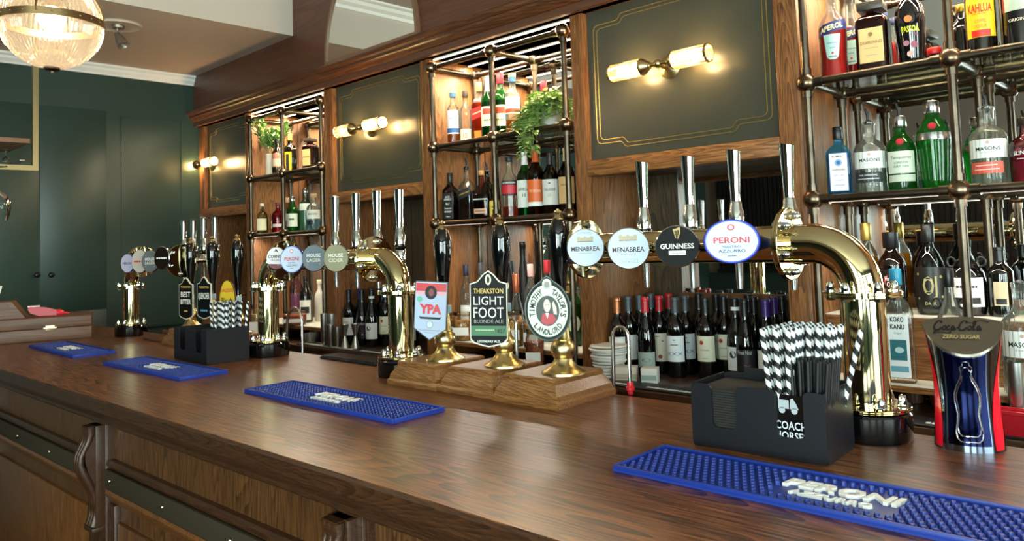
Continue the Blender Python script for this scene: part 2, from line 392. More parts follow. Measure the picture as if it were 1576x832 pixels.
for i, (a, b) in enumerate(PANELS):
    if i == 0: a = -5.42
    t = thing('wall_panel', PLAB[i], 'wall panel', ((a+b)/2, YP+.03, ZB))
    w = (b-a)/2; H = ZT-ZB
    G().box(-w, w, 0, .02, 0, H, GREENP).build('board', t)
    g = G()
    rrect_path(deco_outline(-w+.034, w-.034, .040, H-.036, 1), .0042, g, GOLD, -.0015)
    g.build('inlay', t)
    g = G(); rrect_path(deco_outline(-w+.050, w-.050, .055, H-.051, 1), .0036, g, GOLD, -.0015); g.build('inlay', t)
# mirrors
def mirror(name, label, x0, x1, z0, z1, y, frame=.0):
    t = thing(name, label, 'mirror', ((x0+x1)/2, y, z0)); w = (x1-x0)/2
    G().box(-w, w, 0, .006, 0, z1-z0, MIRROR).build('mirror_glass', t)
    g = G()
    for a, b in ((-w, -w+.004), (w-.004, w)): g.box(a, b, -.003, .0, 0, z1-z0, P('#3a2a1c', .4))
    g.box(-w, w, -.01, 0, -.02, .0, P('#6a4426', .4)); g.build('mirror_frame', t); return t
YM = 2.762
mirror('back_mirror', 'mirror behind the bottles of the left cage', -4.735, -3.82, 1.075, ZT, YM)
mirror('back_mirror', 'mirror behind the whisky bottles and ivy of the middle cage', -2.86, -1.958, 1.075, ZT, YM)
mirror('back_mirror', 'mirror behind the gin bottles of the right cage', -1.012, 0.0, 1.29, ZT, YM)
mirror('back_mirror', 'mirror above the wine bottles behind the long beer tower', XF(1046, YB-.03, 1.5), -1.09, 1.285, 1.79, YB-.03)
for a, b in ((-4.735, -3.82), (-2.86, -1.958), (-1.012, 0.0)):
    pass
S(G().box(-4.735, -3.82, YM+.008, YB, 1.0, ZT, OAKBAY).box(-2.86, -1.958, YM+.008, YB, 1.0, ZT, OAKBAY).box(-1.012, 0, YM+.008, YB, 1.0, ZT, OAKBAY), 'trim_17')
# arched mirror hung on the fascia
t = thing('arched_mirror', 'arched mirror in a thin brown frame high on the wooden fascia', 'mirror', (-3.285, 2.355, 2.57))
def arch(w, h, n=48): return [(w*cos(pi*i/n), h*sin(pi*i/n)) for i in range(n+1)]
G().extr(arch(.398, .52), 'y', -.012, -.004, MIRROR).build('mirror_glass', t)
A, B = arch(.398, .52), arch(.415, .54); B = [(x, z) for x, z in B]
g = G(); n = len(A)
ring = [(x, -.02, z) for x, z in A]+[(x, -.02, z) for x, z in B]+[(x, .004, z) for x, z in A]+[(x, .004, z) for x, z in B]
FRM = P('#7a5a42', .4)
g.add(ring, [q for i in range(n-1) for q in ((i, i+1, n+i+1, n+i), (n+i, n+i+1, 3*n+i+1, 3*n+i), (i, 2*n+i, 2*n+i+1, i+1))], FRM)
g.box(-.415, .415, -.02, .004, -.015, .0, FRM).box(-.41, .41, -.026, -.018, -.02, -.012, FRM); g.build('mirror_frame', t)

# ---------------------------------------------------------------- LED strips
def led(x0, x1, y, lab):
    t = thing('led_strip', lab, 'light', ((x0+x1)/2, y, ZT)); w = (x1-x0)/2-.01
    G().box(-w, w, -.007, .007, -.006, -.0, P('#d9d3c4', .4)).build('channel', t)
    G().box(-w, w, -.0055, .0055, -.008, -.006, glow('#ffe7bd', 16)).build('diffuser', t)
    area('led_light', ((x0+x1)/2, y, ZT-.01), (0, 0, 0), x1-x0-.05, .012, 11, (1, .80, .52)).visible_glossy = True
for (x0, x1, n) in ((-4.735, -3.82, 'left'), (-2.86, -1.958, 'middle'), (-1.012, 0, 'right')):
    S(G().box(x0, x1, 2.40, YM, ZT-.0, ZT+.02, OAKBAY), 'trim_%d' % {'left': 18, 'middle': 19, 'right': 20}[n])
    led(x0, x1, 2.425, 'front led strip over the %s bottle cage' % n)
    led(x0, x1, 2.66, 'rear led strip over the %s bottle cage, next to its mirror' % n)

# ================================================================ BOTTLE CAGES
CZ = (1.622, 1.995, 2.388)
YG0, YG1 = 2.40, 2.69
POSTS = []
def cage(label, XS, zrear):
    t = thing('bottle_cage', label, 'shelf', (0, 0, 0)); r = .0125
    zt = CZ[2]
    for x in XS:
        for y, zb in ((YG0, ZCN), (YG1, zrear)):
            POSTS.append((x, y, zb))
            g = G().cyl((x, y, zb), (x, y, zt), r, PIPE, n=14).turned((x, y, zb), (0, 0, 1), [(.03, 0), (.03, .006), (.018, .01), (.018, .028)], PIPE, 18)
            for z in CZ:
                g.cyl((x, y, z-.047), (x, y, z-.02), r+.004, PIPE, n=14)
                if z < zt: g.cyl((x, y, z+.02), (x, y, z+.047), r+.004, PIPE, n=14)
            g.build('post', t)
            for z in CZ: G().ball((x, y, z), .0315 if y == YG0 else .027, BALL, 20).build('ball_joint', t)
        for z in CZ:
            g = G().cyl((x, YG0+.025, z), (x, YG1-.02, z), r, PIPE, n=14)
            g.cyl((x, YG0+.02, z), (x, YG0+.05, z), r+.004, PIPE, n=14).cyl((x, YG1-.045, z), (x, YG1-.02, z), r+.004, PIPE, n=14).build('side_rail', t)
    for z in CZ:
        for a, b in zip(XS[:-1], XS[1:]):
            for y in (YG0, YG1):
                g = G().cyl((a+.025, y, z), (b-.025, y, z), r, PIPE, n=14)
                g.cyl((a+.02, y, z), (a+.052, y, z), r+.004, PIPE, n=14).cyl((b-.052, y, z), (b-.02, y, z), r+.004, PIPE, n=14).build('rail', t)
    for z in CZ[:2]: G().box(XS[0]+.0, XS[-1]-.0, YG0+.014, YG1+.03, z+.0, z+.009, thin_glass('#f3fbf8', '#7fa59a')).build('glass_shelf', t)
    return t
cage('left pipe bottle cage of aged bronze tube, beside the leftmost panel', [-4.715, XF(435, YG0, 2.1), -3.852], 1.0655)
cage('middle pipe bottle cage of aged bronze tube holding whisky and ivy', [-2.842, XF(757.5, YG0, 2.2), -1.996], 1.0655)
cage('right pipe bottle cage of aged bronze tube holding gin and liqueurs', [-.99, -.577, -.155], 1.2555)
SH1, SH2 = CZ[0]+.0095, CZ[1]+.0095

# ================================================================ WALL LIGHTS
def wall_light(label, px, py, pw):
    y = YP+.03; c = pY(px, py, y); ax = y-.085
    t = thing('wall_light', label, 'light', (c.x, y, c.z))
    G().turned((0, 0, 0), (0, -1, 0), [(.045, 0), (.045, .008), (.03, .014), (.014, .022), (.011, .085)], BRASSS, 28).ball((0, -.085, 0), .016, BRASSS).build('wall_mount', t)
    for sgn in (-1, 1):
        G().turned((0, -.085, 0), (sgn, 0, 0), [(.0075, 0), (.0075, .03), (.014, .034), (.014, .038), (.02, .045), (.032, .062), (.032, .07)], BRASSS, 24).build('arm', t)
        sh = G()
        pr = [(.032, .068), (.032, .205)]
        sh.turned((0, -.085, 0), (sgn, 0, 0), pr, thin_glass('#fffaf0', '#d8b878', 1.5, .07), 40)
        tube = sh.build('glass_shade', t)
        g = G()
        for k in range(20):
            a = 2*pi*k/20; g.cyl((sgn*.07, -.085+.0325*cos(a), .0325*sin(a)), (sgn*.203, -.085+.0325*cos(a), .0325*sin(a)), .0013, thin_glass('#fff8e8', '#e0c080', 1.4), n=5)
        g.build('rib', tube)
        g = G(); M = Matrix.Translation((sgn*.205, -.085, 0)) @ Matrix.Rotation(pi/2*sgn, 4, 'Y')
        g.lathe([(.0335, -.004), (.0335, .004), (.030, .004), (.030, -.004), (.0335, -.004)], BRASSS, 28, M, cap=False); g.build('end_ring', t)
        G().turned((0, -.085, 0), (sgn, 0, 0), [(.008, .07), (.010, .08), (.011, .16), (.007, .178), (.001, .182)], glow('#ffcc7c', 18), 16).build('bulb', t)
        l = bpy.data.lights.new('bulb_light', 'POINT'); l.energy = 4.2; l.color = (1, .68, .34); l.shadow_soft_size = .03
        o = bpy.data.objects.new('bulb_light', l); COL.objects.link(o); o.parent = t; o.location = (sgn*.13, -.085, .0)
wall_light('double tube wall light glowing on the leftmost green panel', 327, 253, 0)
wall_light('double tube wall light glowing on the panel between the two left cages', 573, 198, 0)
wall_light('double tube wall light glowing on the largest panel over the long beer tower', 1032, 103, 0)

# ================================================================ PENDANT, SPOT, HANGING RACK
def pendant():
    c = CAM + _ray(80, 36.5)*2.75; R = 70/1169.87*2.75
    t = thing('globe_pendant', 'ribbed glass globe pendant with a riveted brass band, top left', 'light', c)
    tilt = 0
    AB = P('#a58a62', .3, 1)
    SG = thin_glass('#fffaf0', '#c89c58', 1.5, .10)
    def shell(a0, a1, nm):
        n = 132; pr = []
        for i in range(21):
            a = a0+(a1-a0)*i/20; pr.append((R*cos(a), R*sin(a)))
        G().lathe(pr, SG, n, flute=1, fl=.022, cap=False).build(nm, t)
    shell(-1.45, -.06, 'lower_bowl'); shell(.06, 1.35, 'upper_bowl')
    g = G().lathe([(R*1.0, -.013), (R*1.045, -.013), (R*1.045, .013), (R*1.0, .013), (R*1.0, -.013)], AB, 72, cap=False)
    for k in range(24):
        a = 2*pi*k/24; g.ball((R*1.047*cos(a), R*1.047*sin(a), 0), .0035, AB, 8)
    g.build('brass_band', t)
    for k in range(4):
        a = pi/4+.25+pi/2*k
        G().tube([(R*1.03*cos(e)*cos(a), R*1.03*cos(e)*sin(a), R*1.03*sin(e)) for e in [pi/2*j/12 for j in range(12)]], .004, AB, 6).build('strap', t)
    G().turned((0, 0, -R*.985), (0, 0, -1), [(R*.16, -.004), (R*.16, .006), (.02, .010), (.006, .012), (.005, .02), (.0001, .022)], P('#54483a', .3, 1), 24).build('finial', t)
    G().turned((0, 0, R*.95), (0, 0, 1), [(R*.28, 0), (R*.24, .03), (.02, .05), (.012, .07), (.008, .08)], AB, 24).cyl((0, 0, R), (0, 0, ZC-c.z), .006, AB, n=8).build('stem', t)
    G().ball((0, 0, R*.12), .045, glow('#ffe0b0', 30), 20).cyl((0, 0, .06), (0, 0, R*.9), .018, AB, n=12).build('bulb', t)
    l = bpy.data.lights.new('pendant_light', 'POINT'); l.energy = 26; l.color = (1, .78, .52); l.shadow_soft_size = .05
    o = bpy.data.objects.new('pendant_light', l); COL.objects.link(o); o.parent = t; o.location = (0, 0, R*.12)
pendant()
c = pz(182, 38, ZS)
t = thing('ceiling_spotlight', 'small bronze ceiling spotlight on a round plaster rose behind the globe', 'light', c)
G().lathe([(.001, -.004), (.075, -.004), (.10, -.006), (.115, -.012), (.118, -.004), (.125, 0)], P('#cdbcae', .7), 40).build('ceiling_rose', t)
NB = P('#a3968a', .42, .8)
G().lathe([(.0001, -.024), (.03, -.022), (.034, -.012), (.034, -.004)], NB, 24).cyl((0, -.005, -.02), (0, -.005, -.06), .006, NB).build('mount', t)
d = Vector((.40, .25, -.75)).normalized()
g = G().turned((0, -.005, -.058), d, [(.001, -.012), (.014, -.008), (.02, .01), (.030, .05), (.034, .075), (.031, .076), (.022, .05)], NB, 24).build('lamp_head', t)

# gantry of brass tube over the far bar with stemmed glasses
GB = P('#b9ae84', .28, 1)
q = pX(60, 263, -4.45)
t = thing('hanging_gantry', 'pale brass hanging rack at the left edge of the photo', 'rack', (-4.45, q.y, q.z))
def sqt(g, a, b, h=.013):
    a, b = Vector(a), Vector(b); g.box(min(a.x, b.x)-h, max(a.x, b.x)+h, min(a.y, b.y)-h, max(a.y, b.y)+h, min(a.z, b.z)-h, max(a.z, b.z)+h, GB)
zt = ZS-q.z
def frame(x, nm):
    g = G(); L = 1.1
    sqt(g, (x, -.018, .013), (x, -.018, zt-.013)); sqt(g, (x, -L, .013), (x, -L, zt-.013)); g.box(x-.013, x+.013, -L+.013, -.031, 0, .026, GB).box(x-.013, x+.013, -L+.013, -.031, zt-.026, zt, GB)
    g.build(nm, t)
frame(0, 'front_frame')
G().box(-.43, -.0, -1.08, -.04, .14, .165, P('#8a6a55', .45), .002).build('shelf', t)
g = G()
for k in range(9): g.box(-.42, -.02, -.07-k*.11-.012, -.07-k*.11+.012, .05, .058, STEEL)
g.build('glass_rail', t)
def wine_glass(label, x, y, ztop, s=1.0):
    t = thing('wine_glass', label, 'glass', (x, y, ztop), 0, 'stemmed glasses hanging upside down in the brass rack')
    pr = [(.034, 0), (.034, -.002), (.006, -.006), (.0035, -.012), (.0035, -.085), (.008, -.095), (.030, -.11), (.041, -.135), (.042, -.16), (.036, -.19), (.031, -.205)]
    G().lathe([(r*s, z*s) for r, z in pr], thin_glass('#f7fbfb', '#6d7f80'), 32, cap=False).build('bowl', t); return t
p = pX(-3, 262, -4.2)
wine_glass('larger hanging wine glass whose bowl shows below the brass rack at the left edge', p.x, p.y, p.z+.02, 1.25)
for k in range(4):
    wine_glass('small upside down glass foot and stem in the brass rack, %s from its right end' % ['first', 'second', 'third', 'fourth'][k], -4.66, q.y-.1-k*.1, q.z+.13, .42)
# ================================================================ BAR COUNTER
DB = RAD(1.55); BO = Vector((-2.0, .780, 0)); RB = Matrix.Rotation(DB, 4, 'Z')
BT = 1.10
def toB(p): return RB.inverted() @ (Vector((p[0], p[1], 0)) - BO)
bar = thing('bar_counter', 'long dark polished wooden bar counter with panelled front and thick moulded top', 'bar counter', BO, DB)
U0, U1, VD = -3.5, 3.2, .885
bm = G()
bm.extr([(0.006, BT), (0, BT-.006), (0, BT-.036), (.006, BT-.042), (.02, BT-.042), (.02, BT-.04), (VD-.01, BT-.04), (VD, BT-.036), (VD, BT-.005), (VD-.005, BT)], 'x', U0, U1, BARTOP)
bm.build('worktop', bar)
G().extr([(-.003, BT-.006), (.003, BT-.001), (.003, BT-.043), (.0, BT-.043), (-.003, BT-.036)][::-1], 'x', U0, U1, BARFR).build('front_edge', bar)
mo = [(.012, BT-.04), (.012, BT-.05), (.022, BT-.056), (.03, BT-.07), (.034, BT-.072), (.034, BT-.082), (.05, BT-.09), (.055, BT-.097), (.062, BT-.098), (.08, BT-.04)]
G().extr(mo, 'x', U0, U1, BARFR).build('edge_moulding', bar)
G().box(U0, U1, .075, .70, .0, BT-.04, BARFRZ).build('carcass', bar)
def uat(px, z=.9, v=.06):
    y = .84; x = XF(px, y, z); return toB((x, y)).x
us = [uat(166)+k*(uat(166)-uat(4)) for k in range(-2, 5)]
for i, u in enumerate(us):
    G().box(u-.05, u+.05, .052, .08, .0, BT-.09, BARFR, .002).build('stile', bar)
    g = G().box(u+.053, u+.060, .06, .08, .1, BT-.1, BARFR); g.box(u-.060, u-.053, .06, .08, .1, BT-.1, BARFR).build('stile_bead', bar)
    # carved corbel: ribs following an S curve
    pts = []
    for k in range(15):
        s = k/14; v = [.016, .018, .012, .0, -.010, -.012, -.006, .004, .014, .022, .029, .033, .034, .030, .024][k]; z = BT-.10-.30*s
        pts.append((v, z))
    g = G().box(u-.034, u+.034, .03, .056, BT-.405, BT-.098, BARFR, .002)
    for j in range(3):
        uu = u+(j-1)*.0185
        g.tube([(uu, v+.004, z) for v, z in pts], .0105, BARFR, 10, radii=[.0125-.004*abs(sin(pi*k/7)) for k in range(15)])
    g.extr([(.052, BT-.098), (.01, BT-.098), (.012, BT-.13), (.004, BT-.16), (.004, BT-.2), (.034, BT-.33), (.052, BT-.40)], 'x', u-.024, u+.024, BARFR)
    g.box(u-.036, u+.036, .018, .056, BT-.416, BT-.402, BARFR, .002); g.build('corbel', bar)
for a, b in zip(us[:-1], us[1:]):
    x0, x1 = a+.062, b-.062
    g = G().extr([(.075, BT-.20), (.058, BT-.20), (.052, BT-.208), (.052, BT-.216), (.060, BT-.224), (.060, BT-.226), (.075, BT-.228)], 'x', x0, x1, BARFR); g.build('rail_moulding', bar)
    st = G().box(x0-.012, x1+.012, .050, .062, BT-.285, BT-.228, P('#3a3226', .65, spec=.15), .001).build('iron_strip', bar)
    for k in range(4):
        G().ball((x0+.03+(x1-x0-.06)*k/3, .049, BT-.256), .0065, P('#b0a48c', .25, 1), 12).build('stud', st)
    G().extr([(.075, BT-.286), (.050, BT-.286), (.046, BT-.296), (.050, BT-.305), (.060, BT-.318), (.068, BT-.33), (.078, BT-.334)], 'x', x0, x1, BARPAN).build('rail_moulding', bar)
    g = G().box(x0+.05, x1-.05, .062, .078, .16, BT-.38, BARPAN, .004)
    g.box(x0, x0+.045, .056, .078, .1, BT-.33, BARFR, .003).box(x1-.045, x1, .056, .078, .1, BT-.33, BARFR, .003); g.build('front_panel', bar)
G().box(U0, U1, .04, .08, 0, .12, BARFR, .003).build('plinth', bar)

# ================================================================ BAR MATS
BLUE = P('#1a3590', .45); 
def bar_mat(label, pn, length, wid, words, ang=DB, k=1.0, step=.0145):
    """pn: near left corner in the room"""
    t = thing('bar_mat', label, 'bar mat', (pn[0], pn[1], BT+.0005), ang, 'blue rubber bar mats on the counter')
    L, W = length, wid; g = G()
    g.box(0, L, 0, W, 0, .004, BLUE)
    e = .007
    for a in ((0, L, 0, e), (0, L, W-e, W), (0, e, e, W-e), (L-e, L, e, W-e)): g.box(*a, .003, .0115, BLUE, .0015)
    nx = int((L-2*e-.006)/step); ny = int((W-2*e-.004)/step)
    tx0, tx1 = L*.5-.107*k, L*.5+.083*k
    for i in range(nx):
        for j in range(ny):
            x = e+.008+i*step + (step*.5 if j % 2 and True else 0); y = e+.008+j*step
            if x > L-e-.004 or (tx0 < x < tx1 and W*.24 < y < W*.78): continue
            n = 7; r0, r1 = .0052, .0038
            v = [(x+r0*cos(2*pi*q/n), y+r0*sin(2*pi*q/n), .004) for q in range(n)] + [(x+r1*cos(2*pi*q/n), y+r1*sin(2*pi*q/n), .011) for q in range(n)]
            g.add(v, [(q, (q+1) % n, n+(q+1) % n, n+q) for q in range(n)]+[tuple(n+q for q in range(n))], BLUE)
    g.build('mat_body', t)
    g = G()
    if words:
        solid_text(g, 'PERONI', L*.5-.012, W*.60, .034*k, .175*k, .004, .0095, WHITE, bold=.035, slant=.15)
        solid_text(g, 'AZZURRO', L*.5-.016, W*.36, .016*k, .125*k, .004, .0090, WHITE, bold=.02, slant=.15)
        g.build('raised_lettering', t)
    return t
bar_mat('blue rubber bar mat with raised white PERONI lettering, nearest at the bottom right', pz(943.4, 725, BT), .76, .174, 1)
a = pz(376, 604, BT); b = pz(604, 653, BT)
bar_mat('blue rubber bar mat in front of the three near beer pumps, second from the right', a, (b-a).length, .168, 1, math.atan2(b.y-a.y, b.x-a.x))
a = pz(158, 561, BT); b = pz(277, 586, BT)
bar_mat('blue rubber bar mat in front of the far straw holder, second from the left', a, (b-a).length, .168, 1, math.atan2(b.y-a.y, b.x-a.x))
a = pz(44, 534, BT); b = pz(112, 551, BT)
bar_mat('smallest looking and farthest blue rubber bar mat beside the wooden cases', a, (b-a).length, .168, 1, math.atan2(b.y-a.y, b.x-a.x))

# ================================================================ BEER TOWERS
def bolts(M, R, n, par, ph=0, r=.0095, both=True):
    for k in range(n):
        a = ph+2*pi*k/n; x, y = R*cos(a), R*sin(a); g = G()
        g.lathe([(r*1.15, .0), (r*1.15, .002)], CHROME, 16, M @ Matrix.Translation((x, y, .006)))
        g.lathe([(r, .008), (r, .015)], CHROME, 6, M @ Matrix.Translation((x, y, 0)))
        g.lathe([(r*.8, .015), (r*.75, .021), (r*.45, .0255), (.0001, .027)], CHROME, 14, M @ Matrix.Translation((x, y, 0)))
        if both: g.lathe([(r*.95, -.013), (r, -.006)], CHROME, 6, M @ Matrix.Translation((x, y, 0)))
        g.build('bolt', par)
def flange(name, c, axis, R, par, n, ph=0, th=.006, both=True, rb=.0095):
    M = Matrix.Translation(c) @ Vector(axis).to_track_quat('Z', 'Y').to_matrix().to_4x4()
    g = G().lathe([(R-.001, -th), (R, -th+.001), (R, -.001), (R-.0015, 0), (R, .001), (R, th-.001), (R-.001, th)], BRASS, 48, M)
    o = g.build(name, par); bolts(M, R-.017, n, o, ph, rb, both); return o
def tower(label, name_pos, y, cols, zt, xl, xr, rt=.036, rc=.041):
    """cols: list of (x, side) of standing columns; xl,xr flange positions of the tube; everything about the tower's own centre"""
    cx = (xl+xr)/2; t = thing('beer_tower', label, 'beer tower', (cx, y, BT), DB)
    zc = ZCOL; h = zt-BT
    G().cyl((xl-cx, 0, h), (xr-cx, 0, h), rt, BRASS, n=32).build('crossbar', t)
    for x, s in cols:
        u = x-cx; Rb = min(h-(zc-BT)-.006, abs((xr if s > 0 else xl)-x)-.008)
        pts = [(u, 0, zc-BT+.004)]
        for k in range(17):
            a = pi/2*k/16; pts.append((u-s*Rb*(1-cos(a)), 0, h-Rb+Rb*sin(a)))
        pts.append(((xr if s > 0 else xl)-cx+s*.004, 0, h))
        G().tube(pts, rc*.96, BRASS, 32).build('elbow', t)
        G().lathe([(rc, .05), (rc, zc-BT)], BRASS, 40, Matrix.Translation((u, 0, 0))).build('column', t)
        flange('column_flange', (u, 0, zc-BT), (0, 0, 1), rc+.033, t, 6, .3)
        flange('base_flange', (u, 0, .062), (0, 0, 1), rc+.036, t, 6, .15, .004, False)
        G().lathe([(.078, 0), (.08, .004), (.08, .05), (.076, .055), (.03, .056)], BLACKG, 48, Matrix.Translation((u, 0, 0))).build('base', t)
    for x in (xl, xr):
        flange('crossbar_flange', (x-cx, 0, h), (1 if x == xr else -1, 0, 0), .079, t, 6, .35+(0 if x == xr else .17))
    return t, cx
ZCOL = 1.392
HM = P('#cfd2cf', .1, 1)
def tap(t, u, v, h, ztop):
    """bar-side tap behind the crossbar; u,v offset from the tower's centre, h crossbar height"""
    o = G().cyl((u, .02, h), (u, v, h), .012, CHROME, n=14).turned((u, v, h-.035), (0, 0, 1), [(.013, 0), (.019, .008), (.019, .06), (.015, .066)], CHROME, 24).build('tap', t)
    G().turned((u, v, h+.03), (0, 0, 1), [(.019, 0), (.021, .003), (.021, .016), (.018, .019)], BLACKG, 24).build('collar', o)
    G().turned((u, v, h+.047), (0, 0, 1), [(.018, 0), (.0185, .035), (.015, .042), (.0145, .055), (.0125, .06)], HM, 24).build('ferrule', o)
    z0 = h+.10; z1 = ztop-BT; n = 20; v_ = []; f_ = []
    for j in range(9):
        s = j/8; z = z0+(z1-z0)*s; a = .0105+.0065*s; b = .0105+.0035*s
        for i in range(n):
            an = 2*pi*i/n; c, q = cos(an), sin(an); k = (abs(c)**3+abs(q)**3)**(-1/3)
            v_.append((u+a*k*c, v+b*k*q, z-(.008*(c*.5+.5) if j == 8 else 0)))
    for j in range(8):
        for i in range(n): f_.append((j*n+i, j*n+(i+1) % n, (j+1)*n+(i+1) % n, (j+1)*n+i))
    f_.append(tuple(8*n+i for i in range(n)))
    G().add(v_, f_, HM, True).build('tap_handle', o)
    G().turned((u, v, h-.035), (0, 0, -1), [(.012, 0), (.010, .01), (.0085, .05), (.007, .075), (.005, .075)], STEEL, 18).build('nozzle', o)
def badge(t, u, v, z, ang, w, hgt, rim, face, draw, thick=.014, tilt=0):
    """medallion on a short arm, its own plane turned by ang; draw(fn, graphics) adds the print"""
    o = G().cyl((u, v+.01, z), (u*1.0, .0, z), .008, CHROME, n=12)
    M = Matrix.Translation((u, v, z)) @ Matrix.Rotation(ang, 4, 'Z') @ Matrix.Rotation(tilt, 4, 'X')
    el = disc(1, 40)
    def ring(s, y): return [(x*w/2*s, y, q*hgt/2*s) for x, q in el]
    rows = [ring(.93, thick), ring(1.0, thick*.8), ring(1.0, .001), ring(.955, -.001)]
    vv = [p for r in rows for p in r]; n = 40
    ff = [(j*n+i, j*n+(i+1) % n, (j+1)*n+(i+1) % n, (j+1)*n+i) for j in range(3) for i in range(n)] + [tuple(range(n))]
    o.add(vv, ff, rim, True, M)
    b = o.build('badge', t)
    g = G(); lay = [0]
    def fn(x, q): return M @ Vector((x, -.0012-.0005*lay[0], q))
    g.face([(x*w/2*.955, q*hgt/2*.955) for x, q in el], face, fn); lay[0] = 1
    draw(g, fn, lay, w/2, hgt/2); g.build('badge_print', b)
RED = P('#c3202c', .5); NAVY = P('#1c2c5c', .5); GOLDP = P('#b99a4a', .4); GREYP = P('#8d8a86', .5)
def d_mena(hi):
    def d(g, fn, l, a, b):
        put_text(g, 'MENABREA', 0, -.05*b, .24*b, P('#3a1418', .5), fn, 1.5*a, .03)
        zc = .48*b if not hi else .42*b
        for k in range(5): g.face([(x*.10*a+(k-2)*.17*a, y*.13*b+zc+(.06*b if k % 2 == 0 else 0)) for x, y in disc(1, 10)], P('#b8a88c', .6), fn)
        g.face([(-.42*a, zc-.12*b), (.42*a, zc-.12*b), (.42*a, zc-.07*b), (-.42*a, zc-.07*b)], P('#8a7a64', .6), fn)
        put_text(g, 'La bionda', 0, -.28*b, .055*b, GREYP, fn, .7*a, .0)
        z = .8*b if hi else -.6*b
        for q in ((-.4, .42, -.09, -.075), (-.4, .42, .075, .09), (-.4, -.385, -.09, .09), (.405, .42, -.09, .09)):
            g.face([(q[0]*a, z+q[2]*b), (q[1]*a, z+q[2]*b), (q[1]*a, z+q[3]*b), (q[0]*a, z+q[3]*b)], GREYP, fn)
        put_text(g, 'Coming Soon!', 0, z, .07*b, NAVY, fn, .65*a, .0)
    return d
def d_guin(g, fn, l, a, b):
    put_text(g, 'GUINNESS', 0, .02*b, .24*b, WHITE, fn, 1.5*a, .03)
    hp = [(-.16, .82), (-.02, .84), (.14, .92), (.17, .88), (.16, .6), (.06, .36), (.02, .36), (.1, .6), (.11, .78), (0, .76), (-.1, .74), (-.02, .42), (-.05, .38)]
    g.face([(x*a, z*b) for x, z in hp], GOLDP, fn)
    for k in range(3): g.face([(-.06*a+k*.05*a, .5*b), (-.05*a+k*.05*a, .5*b), (-.05*a+k*.05*a, .76*b), (-.06*a+k*.05*a, .76*b)], GOLDP, fn)
    g.face([(-.38*a, -.4*b), (.38*a, -.4*b), (.38*a, -.2*b), (-.38*a, -.2*b)], WHITE, fn); l[0] = 2
    put_text(g, 'Coming Soon!', 0, -.3*b, .09*b, INK, fn, .62*a, .0)
def d_per(g, fn, l, a, b):
    l[0] = .2; g.face([(x*a*.9, y*b*.9) for x, y in disc(1, 40)], P('#b9c4dc', .35), fn); l[0] = 1
    put_text(g, 'PERONI', 0, .06*b, .27*b, RED, fn, 1.25*a, .03)
    put_text(g, 'NASTRO', 0, -.24*b, .11*b, NAVY, fn, .62*a, .01); put_text(g, 'AZZURRO', 0, -.43*b, .14*b, NAVY, fn, .95*a, .02)
    g.face([(x*.13*a, y*.14*b+.62*b) for x, y in disc(1, 20)], RED, fn); l[0] = 2; g.face([(x*.08*a, y*.09*b+.62*b) for x, y in disc(1, 20)], WHITE, fn)
    put_text(g, 'Italia', 0, -.66*b, .07*b, NAVY, fn, .3*a, .0, slant=.3)
def d_house(word):
    def d(g, fn, l, a, b):
        put_text(g, 'HOUSE', 0, .22*b, .26*b, WHITE, fn, 1.15*a, .02); put_text(g, word, 0, -.14*b, .26*b, P('#d8d4c0', .4), fn, 1.15*a, .02)
        for k in (-1, 1): g.face([(x*.07*a+k*.5*a, y*.07*b-.45*b) for x, y in disc(1, 12)], GREYP, fn)
    return d
def d_corn(g, fn, l, a, b):
    g.face([(-.2*a, .5*b), (.0, .85*b), (.25*a, .5*b), (.1*a, .55*b), (0, .66*b)], INK, fn)
    put_text(g, 'CORNISH', 0, .16*b, .28*b, INK, fn, 1.6*a, .03); put_text(g, 'ORCHARDS', 0, -.18*b, .13*b, INK, fn, 1.1*a, .0)
    g.face([(x*a, y*b) for x, y in disc(.95, 20, pi*1.17, pi*1.83)], P('#6a2438', .5), fn)
def d_plain(word, col):
    def d(g, fn, l, a, b): put_text(g, word, 0, 0, .26*b, col, fn, 1.3*a, .02)
    return d
def place(t, c, px, Y, z):     # offset from the tower's centre (its slight turn is undone)
    x = XF(px, Y, z); p = t.matrix_basis.inverted() @ Vector((x, Y, z)); return p
def mk(t): bpy.context.view_layer.update()
# --- the near, long tower
y3 = 1.622; zt = ZF(378, XF(1090, y3, 1.5), y3)
xc = XF(1323, y3, 1.40); xr = XF(1212, y3, zt); xl = XF(905, y3, zt)
ZCOL = ZF(452, xc, y3)
t, cx = tower('long polished brass beer tower on a single column at the right of the pumps', None, y3, [(xc, 1)], zt, xl, xr, .041, .044)
mk(t); h = zt-BT
for px, top in ((991, 247), (1060, 238), (1130, 228), (1211, 219)):
    X = XF(px, y3+.12, 1.65); p = t.matrix_basis.inverted() @ Vector((X, y3+.12, 1.6)); tap(t, p.x, .12, h, ZF(top, X, y3+.12))
WB = P('#b6c4d6', .4)
for px, py, ang, w, hh, rim, face, dr in ((901, 381, 33, .098, .098, CHROME, WB, d_mena(1)), (967, 382, 30, .104, .102, CHROME, WB, d_mena(0)), (1042, 379, 22, .104, .098, CHROME, P('#050506', .5, spec=.15), d_guin), (1126, 371, 24, .122, .098, P('#1c2f9c', .2, coat=.5), P('#2338b0', .4), d_per)):
    Yb = y3-.085; X = XF(px, Yb, 1.5); z = ZF(py, X, Yb); p = t.matrix_basis.inverted() @ Vector((X, Yb, z))
    badge(t, p.x, p.y, p.z, RAD(ang)-DB, w, hh, rim, face, dr, .034 if px == 1126 else .014)
